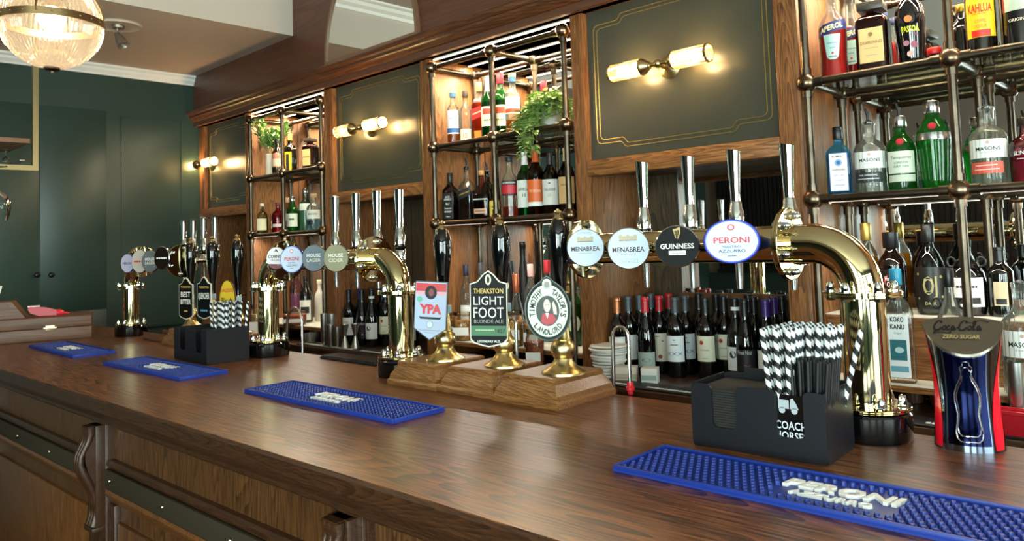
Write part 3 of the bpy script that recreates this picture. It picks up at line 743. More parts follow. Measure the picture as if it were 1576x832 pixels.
# --- the middle tower on two columns
y2 = 1.535; ZCOL = 1.385
zt = ZF(400, XF(500, y2, 1.48), y2); xc1 = XF(416, y2, 1.4); xc2 = XF(611, y2, 1.4); ZCOL = ZF(449, xc2, y2)
t, cx = tower('middle polished brass beer tower standing on two columns left of the beer pumps', None, y2, [(xc1, -1), (xc2, 1)], zt, xc1+.135, xc2-.135)
mk(t); h = zt-BT
for px, top in ((517, 300), (548, 295), (579, 291), (612, 289)):
    X = XF(px, y2+.12, 1.65); p = t.matrix_basis.inverted() @ Vector((X, y2+.12, 1.6)); tap(t, p.x, .12, h, ZF(top, X, y2+.12))
for px, py, ang, w, hh, rim, face, dr in ((425, 397, 45, .075, .085, CHROME, P('#ded6da', .4), d_corn), (449, 399, 40, .088, .10, P('#23348f', .2), P('#8fa3d6', .3), d_per), (483, 397, 33, .092, .095, CHROME, P('#66727c', .35), d_house('LAGER')), (517, 397, 33, .092, .095, CHROME, P('#8b8667', .35), d_house('CIDER'))):
    Yb = y2-.085; X = XF(px, Yb, 1.5); z = ZF(py, X, Yb); p = t.matrix_basis.inverted() @ Vector((X, Yb, z))
    badge(t, p.x, p.y, p.z, RAD(ang)-DB, w, hh, rim, face, dr)
# --- the far tower
y1 = 1.50; xc1 = XF(205, y1, 1.3); zt = ZF(402, XF(240, y1, 1.48), y1); ZCOL = ZF(441, xc1, y1); xr = -3.65
t, cx = tower('farthest brass beer tower in the corner by the green wall', None, y1, [(xc1, -1)], zt, xc1+.135, xr)
mk(t); h = zt-BT
for px, top in ((283, 337), (297, 336), (312, 333), (328, 331)):
    X = XF(px, y1+.12, 1.65); p = t.matrix_basis.inverted() @ Vector((X, y1+.12, 1.6)); tap(t, p.x, .12, h, ZF(top, X, y1+.12))
for px, py, ang, w, hh, rim, face, dr in ((196, 405, 35, .075, .095, P('#23348f', .2), P('#b9b4cc', .3), d_plain('PERONI', NAVY)), (215, 402, 40, .085, .115, CHROME, P('#b7aca4', .4), d_plain('MADRI', RED)), (231, 402, 35, .09, .105, CHROME, P('#60656a', .35), d_house('LAGER')), (249, 397, 30, .085, .11, CHROME, P('#1b120f', .25), d_plain('SHARPS', WHITE))):
    Yb = y1-.085; X = XF(px, Yb, 1.5); z = ZF(py, X, Yb); p = t.matrix_basis.inverted() @ Vector((X, Yb, z))
    badge(t, p.x, p.y, p.z, RAD(ang)-DB, w, hh, rim, face, dr)

# ================================================================ HAND PUMPS
PUMPB = wood('#99683a', '#593619', 'x', .3, 2.4, coat=.2)
def clip(t, px, py, Y, z0, ang, w, hgt, outline, body, draw, tilt=0):
    """printed pump clip: outline in units of half width and half height"""
    X = XF(px, Y, z0); z = ZF(py, X, Y); inv = t.matrix_basis.inverted(); p = inv @ Vector((X, Y, z))
    M = Matrix.Translation(p) @ Matrix.Rotation(ang-DB, 4, 'Z') @ Matrix.Rotation(tilt, 4, 'Y')
    a, b = w/2, hgt/2
    o = G().extr([(x*a, q*b) for x, q in outline], 'y', 0, .006, body[0], M).build('pump_clip', t)
    g = G(); l = [0]
    def fn(x, q): return M @ Vector((x, -.0006-.0005*l[0], q))
    g.face([(x*a*.95, q*b*.965) for x, q in outline], body[1], fn); l[0] = 1
    draw(g, fn, l, a, b); g.build('clip_print', o)
    return p
def pump(label, px, py, ptop, Y=None, s=1.0, L=None, Rr=None, clipargs=None, hollow=False):
    c = pz(px, py, BT+.07) if Y is None else Vector((XF(px, Y, BT+.07), Y, BT+.07))
    t = thing('beer_pump', label, 'beer pump', (c.x, c.y, BT), DB); mk(t)
    top = ZF(ptop, c.x, c.y)-BT
    inv = RB.inverted()
    x0, x1 = (L, Rr); d0, d1 = (-.115, .14) if Y is None else (-.095, .12)
    # moulded wooden plinth
    pr = [(0, 0), (0, .012), (.006, .018), (.008, .03), (.018, .045), (.024, .055), (.024, .066), (.028, .07)]
    v = []; f = []
    for e, z in pr: v += [(x0+e, d0+e, z), (x1-e, d0+e, z), (x1-e, d1-e, z), (x0+e, d1-e, z)]
    for j in range(len(pr)-1):
        for i in range(4): f.append((j*4+i, j*4+(i+1) % 4, (j+1)*4+(i+1) % 4, (j+1)*4+i))
    f += [(3, 2, 1, 0), tuple(len(pr)*4-4+i for i in range(4))]
    G().add(v, f, PUMPB).build('wooden_base', t)
    H = top-.07; z = lambda q: .07+q*H
    B = [(.060, 0), (.059, .012), (.05, .022), (.034, .05), (.026, .075), (.024, .09), (.031, .115), (.034, .15), (.030, .18), (.022, .20), (.024, .205), (.021, .215), (.0165, .30), (.0135, .36), (.016, .365), (.016, .385), (.013, .39)]
    G().lathe([(r*s, z(q)) for r, q in B], BRASSS, 40).build('brass_pillar', t)
    Hn = [(.013, .39), (.0125, .44), (.014, .50), (.019, .60), (.0245, .70), (.0275, .78), (.0275, .84), (.024, .89), (.0175, .925), (.014, .935)]
    G().lathe([(r*s, z(q)) for r, q in Hn], BLACKG, 36).build('handle', t)
    F = [(.0145, .933), (.015, .94), (.0125, .948), (.009, .956), (.0075, .964), (.011, .972), (.0115, .98), (.008, .988), (.003, .992), (.0055, .996), (.0001, 1.0)]
    G().lathe([(r*s, z(q)) for r, q in F], BRASS, 24).build('finial', t)
    if clipargs:
        p = clip(t, *clipargs)
        G().box(.012, .034, -.03, .0, p.z-.012, p.z+.012, P('#a9d4ea', .4), .002).cyl((0, 0, p.z), (p.x, p.y+.012, p.z), .004, CHROME, n=8).build('clip_bracket', t)
    return t
OUT_YPA = [(-1, .96), (-.94, 1), (.98, 1), (1, .96), (1, -.62), (0, -1), (-1, -.62)]
def d_ypa(g, fn, l, a, b):
    g.face([(-.93*a, .93*b), (.93*a, .93*b), (.93*a, .66*b), (-.93*a, .66*b)], P('#c3202c', .4), fn)
    g.face([(-.93*a, .64*b), (.93*a, .64*b), (.93*a, .54*b), (-.93*a, .54*b)], P('#e69aa2', .4), fn); l[0] = 2
    g.face([(x*.36*a, y*.23*b+.62*b) for x, y in disc(1, 24)], INK, fn); l[0] = 3
    g.face([(x*.16*a+.02*a, y*.13*b+.62*b) for x, y in disc(1, 14)], P('#7a2a30', .4), fn)
    g.face([(x*.17*a-.68*a, y*.10*b+.38*b) for x, y in disc(1, 14)], P('#5fae8e', .4), fn)
    put_text(g, 'YPA', 0, .07*b, .30*b, P('#c8202e', .4), fn, 1.35*a, .08)
    g.face([(-.7*a, -.17*b), (-.6*a, -.21*b), (.6*a, -.21*b), (.7*a, -.17*b), (.6*a, -.28*b), (-.6*a, -.28*b)], INK, fn)
    g.face([(x*.2*a, y*.12*b-.46*b) for x, y in disc(1, 20)], GREYP, fn); l[0] = 4; g.face([(x*.17*a, y*.10*b-.46*b) for x, y in disc(1, 20)], P('#c9d3e6', .4), fn); l[0] = 3
    put_text(g, 'YORKSHIRE PALE ALE', 0, -.66*b, .04*b, GREYP, fn, 1.4*a, .0); put_text(g, 'BREWERY', 0, -.74*b, .03*b, GREYP, fn, .6*a, .0)
OUT_THK = [(-1, .66), (-.6, .72), (-.25, .92), (0, 1), (.25, .92), (.6, .72), (1, .66), (1, -.8), (.8, -.9), (.3, -.97), (0, -1), (-.3, -.97), (-.8, -.9), (-1, -.8)]
def d_light(g, fn, l, a, b):
    g.face([(x*.17*a, y*.14*b+.76*b) for x, y in disc(1, 20)], P('#d8d2b8', .4), fn); l[0] = 2; g.face([(x*.08*a, y*.09*b+.76*b) for x, y in disc(1, 12)], INK, fn); l[0] = 1
    put_text(g, 'THEAKSTON', 0, .47*b, .13*b, P('#d9b45a', .4), fn, 1.6*a, .03)
    put_text(g, 'LIGHT', 0, .22*b, .23*b, WHITE, fn, 1.6*a, .0); put_text(g, 'FOOT', 0, -.09*b, .29*b, WHITE, fn, 1.62*a, .0)
    put_text(g, 'BLONDE ALE', 0, -.32*b, .10*b, P('#9a9a92', .4), fn, 1.55*a, .0)
    g.face([(-.94*a, -.44*b), (.94*a, -.44*b), (.94*a, -.7*b), (-.94*a, -.7*b)], P('#2c6a3c', .4), fn); l[0] = 2
    put_text(g, '1827', .62*a, -.57*b, .10*b, INK, fn, .5*a, .02); put_text(g, 'a golden delicate ale', -.2*a, -.55*b, .05*b, P('#bcd8a8', .4), fn, 1.0*a, .0)
    put_text(g, 'LEGENDARY ALES', 0, -.84*b, .06*b, WHITE, fn, 1.2*a, .02)
def egg(n=44):
    o = []
    for i in range(n):
        t_ = 2*pi*i/n; x, y = cos(t_), sin(t_)
        r = 1+(.16*math.exp(-((t_-pi/2)/.20)**2)); o.append((x*(1 if y < .2 else 1-.04*(y-.2)), (y*r-.08)/1.08))
    return o
def d_land(g, fn, l, a, b):
    zc = -.08*b; cw = P('#cfdcc6', .4)
    l[0] = .3; g.face([(x*.86*a, y*.86*b*.93+zc) for x, y in disc(1, 40)], cw, fn)
    g.face([(x*.2*a, y*.16*b+.74*b) for x, y in disc(1, 20)], cw, fn); l[0] = 1
    g.face([(x*.5*a, y*.5*b*.93+zc) for x, y in disc(1, 36)], P('#17251d', .4), fn)
    g.face([(x*.12*a, y*.10*b+.72*b) for x, y in disc(1, 14)], GREYP, fn)
    SK = P('#d8cdb8', .4); l[0] = 2
    g.face([(x*.15*a-.02*a, y*.2*b+zc+.16*b) for x, y in disc(1, 18)], SK, fn)
    g.face([(-.3*a, zc-.33*b), (-.22*a, zc-.06*b), (0, zc-.1*b), (.2*a, zc-.08*b), (.36*a, zc-.26*b), (.2*a, zc-.4*b), (-.1*a, zc-.43*b)], P('#b01e2c', .4), fn)
    g.face([(.26*a, zc-.1*b), (.2*a, zc+.22*b), (.26*a, zc+.3*b), (.38*a, zc+.1*b), (.4*a, zc-.12*b)], SK, fn); l[0] = 3
    g.face([(-.1*a, zc-.06*b), (.05*a, zc-.06*b), (-.02*a, zc-.24*b)], WHITE, fn); g.face([(-.08*a, zc+.18*b), (-.03*a, zc+.18*b), (-.03*a, zc+.2*b), (-.08*a, zc+.2*b)], INK, fn); g.face([(.01*a, zc+.18*b), (.06*a, zc+.18*b), (.06*a, zc+.2*b), (.01*a, zc+.2*b)], INK, fn)
    l[0] = 1
    def arc(word, r, a0, a1, hh, flip=False):
        n = len(word)
        for i, ch in enumerate(word):
            if ch == ' ': continue
            an = a0+(a1-a0)*(i+.5)/n; x, z = r*a*cos(an), r*b*.93*sin(an)+zc
            put_text(g, ch, x, z, hh*b, INK, fn, hh*b*(.66 if ch not in "I'" else .2), .03, rot=(an-pi/2 if not flip else an+pi/2))
    arc('TIMOTHY', .68, RAD(196), RAD(110), .18); arc("TAYLOR'S", .68, RAD(70), RAD(-18), .18); arc('LANDLORD', .69, RAD(218), RAD(322), .17, True)
def d_word(lines):
    def d(g, fn, l, a, b):
        for w_, z, h_, ww, c_ in lines: put_text(g, w_, 0, z*b, h_*b, c_, fn, ww*a, .02)
    return d
ANG = RAD(32)
# plinths: joints between them measured along the counter front
j = [pz(x, y, BT) for x, y in ((610.8, 587), (687.7, 598), (781, 609.5), (879.6, 625.8))]
cs = [(686, 552.5, 339), (777, 562, 331), (868, 573.5, 321)]
C3 = [pz(x, y, BT+.07) for x, y, _ in cs]
lr = [(toB(j[k]).x-toB(C3[k]).x+.001, toB(j[k+1]).x-toB(C3[k]).x-.001) for k in range(3)]
pump('black handled beer pump with the white and red YPA clip, leftmost of the near three', *cs[0], L=lr[0][0], Rr=lr[0][1], clipargs=(662, 478, C3[0].y-.075, 1.36, ANG, .102, .175, OUT_YPA, (P('#20242a', .3), P('#a9b6d0', .4)), d_ypa, RAD(4)))
pump('black handled beer pump with the black LIGHT FOOT clip, middle of the near three', *cs[1], L=lr[1][0], Rr=lr[1][1], clipargs=(751.5, 475, C3[1].y-.075, 1.36, ANG, .107, .212, OUT_THK, (P('#e2ddc8', .4), P('#08090b', .5, spec=.2)), d_light, RAD(1)))
pump('black handled beer pump with the round LANDLORD clip, rightmost of the near three', *cs[2], L=lr[2][0], Rr=lr[2][1], clipargs=(842.5, 474, C3[2].y-.07, 1.36, ANG, .122, .168, egg(), (P('#10231a', .3), P('#0f2419', .5, spec=.2)), d_land, 0))
YFP = 1.53
pump('far black handled beer pump with the BEST BITTER clip', 294.5, 0, 365, Y=YFP, L=-.105, Rr=.105, s=.95, clipargs=(286, 459, YFP-.07, 1.3, RAD(12), .10, .19, OUT_THK, (P('#e2ddc8', .4), P('#0c0b08', .6, spec=.15)), d_word([('THEAKSTON', .55, .1, 1.4, P('#d9b45a', .4)), ('BEST', .2, .26, 1.4, WHITE), ('BITTER', -.15, .24, 1.5, WHITE), ('ale', -.6, .12, .5, P('#d9b45a', .4))]), 0))
pump('far black handled beer pump with the black QUENCHER clip', 328, 0, 363, Y=YFP, L=-.105, Rr=.105, s=.95, clipargs=(314, 458, YFP-.07, 1.3, RAD(12), .095, .185, OUT_THK, (P('#e2ddc8', .4), P('#0c0e12', .6, spec=.15)), d_word([('THEAKSTON', .5, .1, 1.4, P('#d9b45a', .4)), ('QUENCHER', .1, .3, 1.6, WHITE), ('ale', -.6, .16, 1.0, P('#5fa0c0', .4))]), 0))
pump('far black handled beer pump with the yellow DALESIDE Blonde clip', 367, 0, 360, Y=YFP, L=-.105, Rr=.105, s=.95, clipargs=(350, 462, YFP-.07, 1.3, RAD(18), .09, .17, [(x, y) for x, y in disc(1, 20, 0, pi)]+[(-.95, -.6), (0, -1), (.95, -.6)], (P('#5a2418', .4), P('#d8b832', .35)), d_word([('DALESIDE', .5, .18, 1.6, RED), ('Blonde', 0, .3, 1.4, INK)]), 0))
# swan neck spouts behind the pumps
def swan(label, px0, px1, ptop, pbot, Y, red=False):
    x0, x1 = XF(px0, Y, 1.2), XF(px1, Y+.0, 1.2); xm = (x0+x1)/2; zt_ = ZF(ptop, xm, Y); zb = ZF(pbot, x1, Y); R = (x1-x0)/2
    t = thing('swan_neck_spout', label, 'spout', (xm, Y, BT))
    pts = [(-R*1.25, 0, 0.0), (-R*1.05, 0, zt_-R-BT)]+[(-R*cos(pi*k/12), 0, zt_-R-BT+R*sin(pi*k/12)) for k in range(1, 12)]+[(R, 0, zt_-R-BT), (R, 0, zb-BT)]
    G().tube(pts, .0055, STEEL, 12).build('pipe', t)
    if red: G().turned((R, 0, zb-BT+.005), (0, 0, -1), [(.008, 0), (.009, .004), (.009, .012), (.012, .014), (.012, .022), (.008, .024), (.007, .034), (.004, .036)], P('#d01c28', .35), 18).build('red_sparkler', t)
swan('chrome swan neck spout with a red tip right of the near pumps', 945, 968, 503, 590, C3[2].y+.185, True)
swan('chrome swan neck spout between the middle and right near pumps', 783, 795, 490, 550, C3[2].y+.16)
swan('chrome swan neck spout beside the left column of the middle tower', 443, 465, 474, 545, 1.62)
# ================================================================ STRAW HOLDERS
CAD = P('#0f1117', .42)
def caddy(label, loc, rz, L, D, H, logo):
    t = thing('bar_caddy', label, 'straw holder', loc, rz); th = .0035
    def rr(pts, r=.012):
        out = []; n = len(pts)
        for i in range(n):
            a, b, c = Vector(pts[i-1]), Vector(pts[i]), Vector(pts[(i+1) % n]); k = min(r, (a-b).length*.45, (c-b).length*.45)
            p, q = b+(a-b).normalized()*k, b+(c-b).normalized()*k
            for s in (0, .25, .5, .75, 1): out.append(tuple((p*(1-s)+b*s)*(1-s)+(b*(1-s)+q*s)*s))
        return out
    lo = H*.32; f = [(0, 0), (L, 0), (L, H), (L*.85, H), (L*.85, lo), (L*.66, lo), (L*.66, H*.98), (L*.36, H*.98), (L*.36, lo), (L*.17, lo), (L*.17, H*.97), (0, H*.97)]
    f2 = [(0, 0), (L, 0), (L, H), (L*.36, H), (L*.36, H*1.08), (L*.18, H*1.08), (L*.18, lo), (L*.0+.03, lo), (L*.0+.03, H), (0, H)] if not logo else [(0, 0), (L, 0), (L, H), (L*.47, H), (L*.47, H*.98), (L*.44, H*1.07), (L*.2, H*1.07), (L*.2, H*.98), (0, H*.97)]
    G().extr(rr(f), 'y', 0, th, CAD).build('front_wall', t)
    G().extr(rr(f2), 'y', D-th, D, CAD).build('back_wall', t)
    G().box(L-th, L, th, D-th, 0, H, CAD).build('end_wall', t); G().box(0, th, th, D-th, 0, H*.97, CAD).build('end_wall', t)
    G().box(th, L-th, th, D-th, 0, .004, CAD).build('tray_floor', t)
    G().box(L*.55, L*.55+th, th, D-th, .004, H*.95, CAD).box(L*.55+th, L-th, D*.5, D*.5+th, .004, H*.95, CAD).build('divider', t)
    if logo:
        g = G(); fn = lambda x, z: (x, th-.0005, z); x0 = L*.755
        o = G().box(L*.64, L*.87, th, th+.002, lo-.01, H*.93, P('#0a0b0d', .15, coat=.6)).build('logo_card', t)
        fn = lambda x, z: (x, th-.0006, z)
        put_text(g, 'COACH', x0, lo+.022, .015, P('#cfd2d6', .4), fn, .058, .02); put_text(g, 'HORSES', x0, lo+.003, .015, P('#cfd2d6', .4), fn, .06, .02)
        SV = P('#aeb4ba', .4)
        g.face([(x0-.022, lo+.052), (x0-.002, lo+.052), (x0-.002, lo+.068), (x0-.022, lo+.068)], SV, fn)
        g.face([(x0, lo+.052), (x0+.016, lo+.052), (x0+.012, lo+.062), (x0+.006, lo+.072), (x0+.001, lo+.07)], SV, fn)
        for cx_ in (-.015, .008): g.face([(x0+cx_+.006*x, lo+.049+.006*y) for x, y in disc(1, 14)], SV, fn)
        # the card is seen only through the front opening
        g.build('logo_print', o)
    return t
def napkins(t, L, D, H, th=.0035):
    n = thing('napkin_stack', 'stack of dark paper napkins lying in the left half of the near straw holder' if L > .25 else 'dark napkins lying in the far straw holder', 'napkins', t.location, t.rotation_euler.z)
    g = G()
    for k in range(22): g.box(th+.004+random.uniform(0, .003), L*.55-.004, th+.003, D-th-.004-random.uniform(0, .003), .006+k*H*.0385, .006+(k+.97)*H*.0385, P('#1f1d1b', .8), .001)
    g.build('napkins', n)
N = pz(1275, 717.5, BT); Lf = pz(1067, 683.5, BT); an = math.atan2(N.y-Lf.y, N.x-Lf.x)
CL = (N-Lf).length; CDp = .150; HC = ZF(607, N.x, N.y)-BT
cad1 = caddy('black plastic straw and napkin holder nearest the camera, right of the bar mat', (Lf.x, Lf.y, BT+.0005), an, CL, CDp, HC, True); napkins(cad1, CL, CDp, HC)
M1 = Matrix.Translation(cad1.location) @ Matrix.Rotation(an, 4, 'Z')
def stripe_mat():
    m, nt, b = newmat('striped_paper'); N_ = nt.nodes; L_ = nt.links
    tc = N_.new('ShaderNodeTexCoord'); sp = N_.new('ShaderNodeSeparateXYZ'); L_.new(tc.outputs['Object'], sp.inputs[0])
    at = N_.new('ShaderNodeMath'); at.operation = 'ARCTAN2'; L_.new(sp.outputs['Y'], at.inputs[0]); L_.new(sp.outputs['X'], at.inputs[1])
    a = N_.new('ShaderNodeMath'); a.operation = 'MULTIPLY'; a.inputs[1].default_value = 1/(2*pi); L_.new(at.outputs[0], a.inputs[0])
    z = N_.new('ShaderNodeMath'); z.operation = 'MULTIPLY_ADD'; z.inputs[1].default_value = 1/.024; L_.new(sp.outputs['Z'], z.inputs[0]); L_.new(a.outputs[0], z.inputs[2])
    f = N_.new('ShaderNodeMath'); f.operation = 'FRACT'; L_.new(z.outputs[0], f.inputs[0])
    g_ = N_.new('ShaderNodeMath'); g_.operation = 'GREATER_THAN'; g_.inputs[1].default_value = .5; L_.new(f.outputs[0], g_.inputs[0])
    r = N_.new('ShaderNodeMix'); r.data_type = 'RGBA'; r.inputs[6].default_value = lin('#e9edee'); r.inputs[7].default_value = lin('#101214')
    L_.new(g_.outputs[0], r.inputs[0]); L_.new(r.outputs[2], b.inputs['Base Color']); b.inputs['Roughness'].default_value = .6
    return m
STR = stripe_mat(); BLK = P('#0b0c0e', .45)
def straw_mesh(mat, r, L):
    g = G().lathe([(r, 0), (r, L), (r*.8, L), (r*.8, L-.02)], mat, 12, cap=False); o = g.build('paper_straw'); me = o.data; bpy.data.objects.remove(o); return me
ms, mb, mf = straw_mesh(STR, .0050, .233), straw_mesh(BLK, .0040, .176), straw_mesh(STR, .0048, .22)
def straws(me, M, x0, x1, y0, y1, n, label, group, lean, z=.006, top=None, name='paper_straw', sp=.0105):
    pts = []; tries = 0
    nx = max(1, int((x1-x0)/sp)); ny = max(1, int((y1-y0)/sp))
    cells = [(i, k) for i in range(nx) for k in range(ny)]; random.shuffle(cells)
    for i, k in cells[:n]:
        x = x0+(x1-x0)*(i+.5)/nx; y = y0+(y1-y0)*(k+.5)/ny
        u_, v_ = (i+.5)/nx-.5, (k+.5)/ny-.5
        o = bpy.data.objects.new(name, me); COL.objects.link(o)
        o.matrix_world = M @ Matrix.Translation((x, y, z)) @ Matrix.Rotation(lean[0]*u_*2+lean[1]+random.uniform(-.01, .01), 4, 'Y') @ Matrix.Rotation(-lean[2]*v_*2+random.uniform(-.01, .01), 4, 'X')
        o['label'] = label; o['category'] = 'straw'; o['group'] = group
straws(ms, M1, CL*.60, CL*.86, CDp*.52, CDp*.94, 30, 'black and white spiral striped straw standing in the near holder', 'striped straws in the near holder', (.10, .06, .06))
straws(ms, M1, CL*.60, CL*.745, CDp*.06, CDp*.48, 18, 'black and white spiral striped straw standing in the near holder', 'striped straws in the near holder', (.08, .0, .06))
straws(mb, M1, CL*.76, CL*.965, CDp*.06, CDp*.50, 44, 'plain black straw standing in the front right of the near holder', 'black straws in the near holder', (.09, .04, .04), sp=.0095)
# one straw leaning right out of the bunch
o = bpy.data.objects.new('paper_straw', ms); COL.objects.link(o); o.matrix_world = M1 @ Matrix.Translation((CL*.90, CDp*.75, .006)) @ Matrix.Rotation(.27, 4, 'Y')
o['label'] = 'striped straw leaning out to the right of the bunch in the near holder'; o['category'] = 'straw'
# far holder
N2 = pz(318, 562, BT); L2 = pz(268, 552, BT); R2 = pz(380, 549, BT); 
an2 = math.atan2(N2.y-L2.y, N2.x-L2.x); cl2 = (N2-L2).length; dp2 = (R2-N2).length
H2 = ZF(508, N2.x, N2.y)-BT
cad2 = caddy('black plastic straw holder farther away, in front of the far beer pumps', (L2.x, L2.y, BT+.0005), an2, cl2, min(dp2, .17), H2, False)
M2 = Matrix.Translation(cad2.location) @ Matrix.Rotation(an2, 4, 'Z')
straws(mf, M2, cl2*.52, cl2*.95, dp2*.35, min(dp2, .17)*.95, 24, 'black and white striped straw standing in the far holder', 'striped straws in the far holder', (.06, .02, .05))

# ================================================================ COLA DISPENSER HEAD
def cola():
    a = pz(1440, 692, BT); b = pz(1556, 701, BT); c = (a+b)/2; wid = (b-a).length
    ang = math.atan2(b.y-a.y, b.x-a.x)
    D = .105; n_ = Vector((-sin(ang), cos(ang), 0)); o = c+n_*D*.47; o.z = BT
    H = ZF(489, o.x, o.y+D*.4)-BT
    t = thing('cola_dispenser', 'curved chrome Coca-Cola Zero Sugar dispenser head with red side sweeps at the right', 'drink dispenser', o, ang)
    W = wid/2
    def prof(z): s = z/H; return W*(1.0-.10*sin(pi*min(1, s/.95))**1.2+.13*max(0, s-.45)**1.3*1.8)
    def dpt(z): return D/2*prof(z)/W
    def topz(y): return H-(.22-y/dpt(H))/1.22*H*.265
    def surf(th, z, e=0): return ((prof(z)+e)*cos(th), (dpt(z)+e)*sin(th)*(1 if sin(th) < 0 else .22), z)
    n, m = 64, 40; v = []; f = []
    for jj in range(m+1):
        for i in range(n):
            th = 2*pi*i/n; q = sin(th); yt = topz(q*dpt(H)*(1 if q < 0 else .22)); z = yt*jj/m; v.append(surf(th, z))
    for jj in range(m):
        for i in range(n): f.append((jj*n+i, jj*n+(i+1) % n, (jj+1)*n+(i+1) % n, (jj+1)*n+i))
    CB = P('#8d99b0', .07, 1)
    G().add(v, f, CB, True).build('chrome_body', t)
    # sloping top plate
    rim = [v[m*n+i] for i in range(n)]
    tp = G(); GM = P('#8f877b', .3, 1)
    k = 1.02; low = [(x*k, y*k, z) for x, y, z in rim]; up = [(x*k, y*k, z+.005) for x, y, z in rim]
    tp.add(low+up, [tuple(n+i for i in range(n)), tuple(reversed(range(n)))]+[(i, (i+1) % n, n+(i+1) % n, n+i) for i in range(n)], GM, False)
    plate = tp.build('top_plate', t)
    def fn(x, y): return (x, y, topz(y)+.0056)
    g = G(); BK = P('#0d0d0f', .35)
    # hand-drawn script word
    def stroke(pts, w):
        pts = [Vector(p) for p in pts]
        fine = []
        for i in range(len(pts)-1):
            p0 = pts[max(0, i-1)]; p1 = pts[i]; p2 = pts[i+1]; p3 = pts[min(len(pts)-1, i+2)]
            for s in range(5):
                u_ = s/5; fine.append(.5*((2*p1)+(p2-p0)*u_+(2*p0-5*p1+4*p2-p3)*u_*u_+(3*p1-p0-3*p2+p3)*u_**3))
        fine.append(pts[-1]); L = []; R = []
        for i, p in enumerate(fine):
            d = (fine[min(i+1, len(fine)-1)]-fine[max(i-1, 0)]).normalized(); nn = Vector((-d.y, d.x))
            ww = w*(.35+.65*abs(nn.x)); L.append(p+nn*ww); R.append(p-nn*ww)
        for i in range(len(fine)-1):
            q = [L[i], L[i+1], R[i+1], R[i]]; g.add([fn(cx0+(p.x-4.6+p.y*.28)*sc_, cy0+(p.y-.5)*sc_*1.15) for p in q], [(0, 1, 2, 3)], BK)
    sc_ = wid*.84/9.6; cx0, cy0 = 0, -D*.06; wS = .14
    C_ = lambda x: [(x+1.1, 1.0), (x+1.0, 1.3), (x+.6, 1.35), (x+.15, .9), (x+.0, .3), (x+.3, -.05), (x+.8, .0), (x+1.2, .35)]
    o_ = lambda x: [(x+.35, .6), (x+.1, .45), (x+.05, .15), (x+.25, -.02), (x+.5, .2), (x+.5, .5), (x+.3, .62), (x+.6, .5)]
    c_ = lambda x: [(x+.45, .5), (x+.3, .62), (x+.08, .4), (x+.05, .12), (x+.25, -.02), (x+.55, .2)]
    a_ = lambda x: [(x+.45, .5), (x+.25, .62), (x+.05, .35), (x+.1, .0), (x+.3, .02), (x+.45, .45), (x+.45, .1), (x+.6, .0), (x+.8, .25)]
    stroke(C_(0), wS*1.3); stroke(o_(1.35), wS); stroke(c_(2.05), wS); stroke(a_(2.75), wS)
    stroke([(3.6, .3), (3.9, .36)], wS)
    stroke(C_(4.0), wS*1.3); stroke(o_(5.4), wS); stroke([(6.2, .2), (6.5, .9), (6.45, 1.35), (6.25, 1.2), (6.2, .3), (6.3, 0), (6.6, .2)], wS); stroke(a_(6.8), wS)
    stroke([(.6, -.05), (.0, -.5), (1.0, -.35), (2.4, -.45), (2.9, -.2)], wS*.8); stroke([(5.0, 1.3), (5.4, 1.15), (6.1, 1.1), (7.2, 1.5), (8.6, 1.2)], wS*.8)
    put_text(g, 'ZERO SUGAR', -.004, -D*.24, .0075, P('#c9b27a', .3, .6), fn, wid*.52, .03, slant=.2)
    g.build('script_lettering', plate)
    # red sweeps on both flanks
    RD = P('#e8112a', .18, coat=.6)
    def strip(fl, fr, z0=.004, z1=None, N_=40, mat=RD, e=.0007, name='red_sweep'):
        g = G(); K = 8; vv = []
        for q in range(N_+1):
            s = q/N_
            for kk in range(K+1):
                th = fl(s)+(fr(s)-fl(s))*kk/K; zt_ = topz(sin(th)*dpt(H)*(1 if sin(th) < 0 else .22)); vv.append(surf(th, z0+(zt_-z0-.003)*s, e))
        g.add(vv, [(q*(K+1)+kk, q*(K+1)+kk+1, (q+1)*(K+1)+kk+1, (q+1)*(K+1)+kk) for q in range(N_) for kk in range(K)], mat, True); g.build(name, t)
    # th=-pi/2 faces the customer; 0 is the right end
    w_ = lambda s: .30*sin(pi*min(1, max(0, (s+.25)/1.2)))**1.3+.02
    strip(lambda s: -.70-w_(s)*.9+.42*s, lambda s: -.62+w_(s)*.7+.42*s)
    strip(lambda s: pi+.50-w_(s)*.7-.40*s, lambda s: pi+.58+w_(s)*.6-.40*s)
    # dark centre with the embossed bottle outline
    strip(lambda s: -2.25, lambda s: -1.0, .012, mat=P('#20264c', .07, 1), e=.0004, name='dark_front')
    half = [(0, .0), (.30, .0), (.42, .04), (.46, .12), (.40, .24), (.38, .34), (.46, .48), (.47, .58), (.36, .70), (.20, .80), (.17, .86), (.20, .88), (.20, .93), (.12, .95), (.10, .99), (0, 1.0)]
    def bp(x, z, k=1.0, e=.001): return surf(-pi/2+x*.84*k-.04, H*(.08+.62*(.5+(z-.5)*k)), e)
    g = G()
    for k in (1.0, .86):
        path = [bp(x, z, k) for x, z in half]+[bp(-x, z, k) for x, z in half[::-1][1:-1]]
        g.tube(path, .0012, P('#e6e9ee', .1, 1), 6, closed=True)
    g.build('bottle_outline', t)
cola()

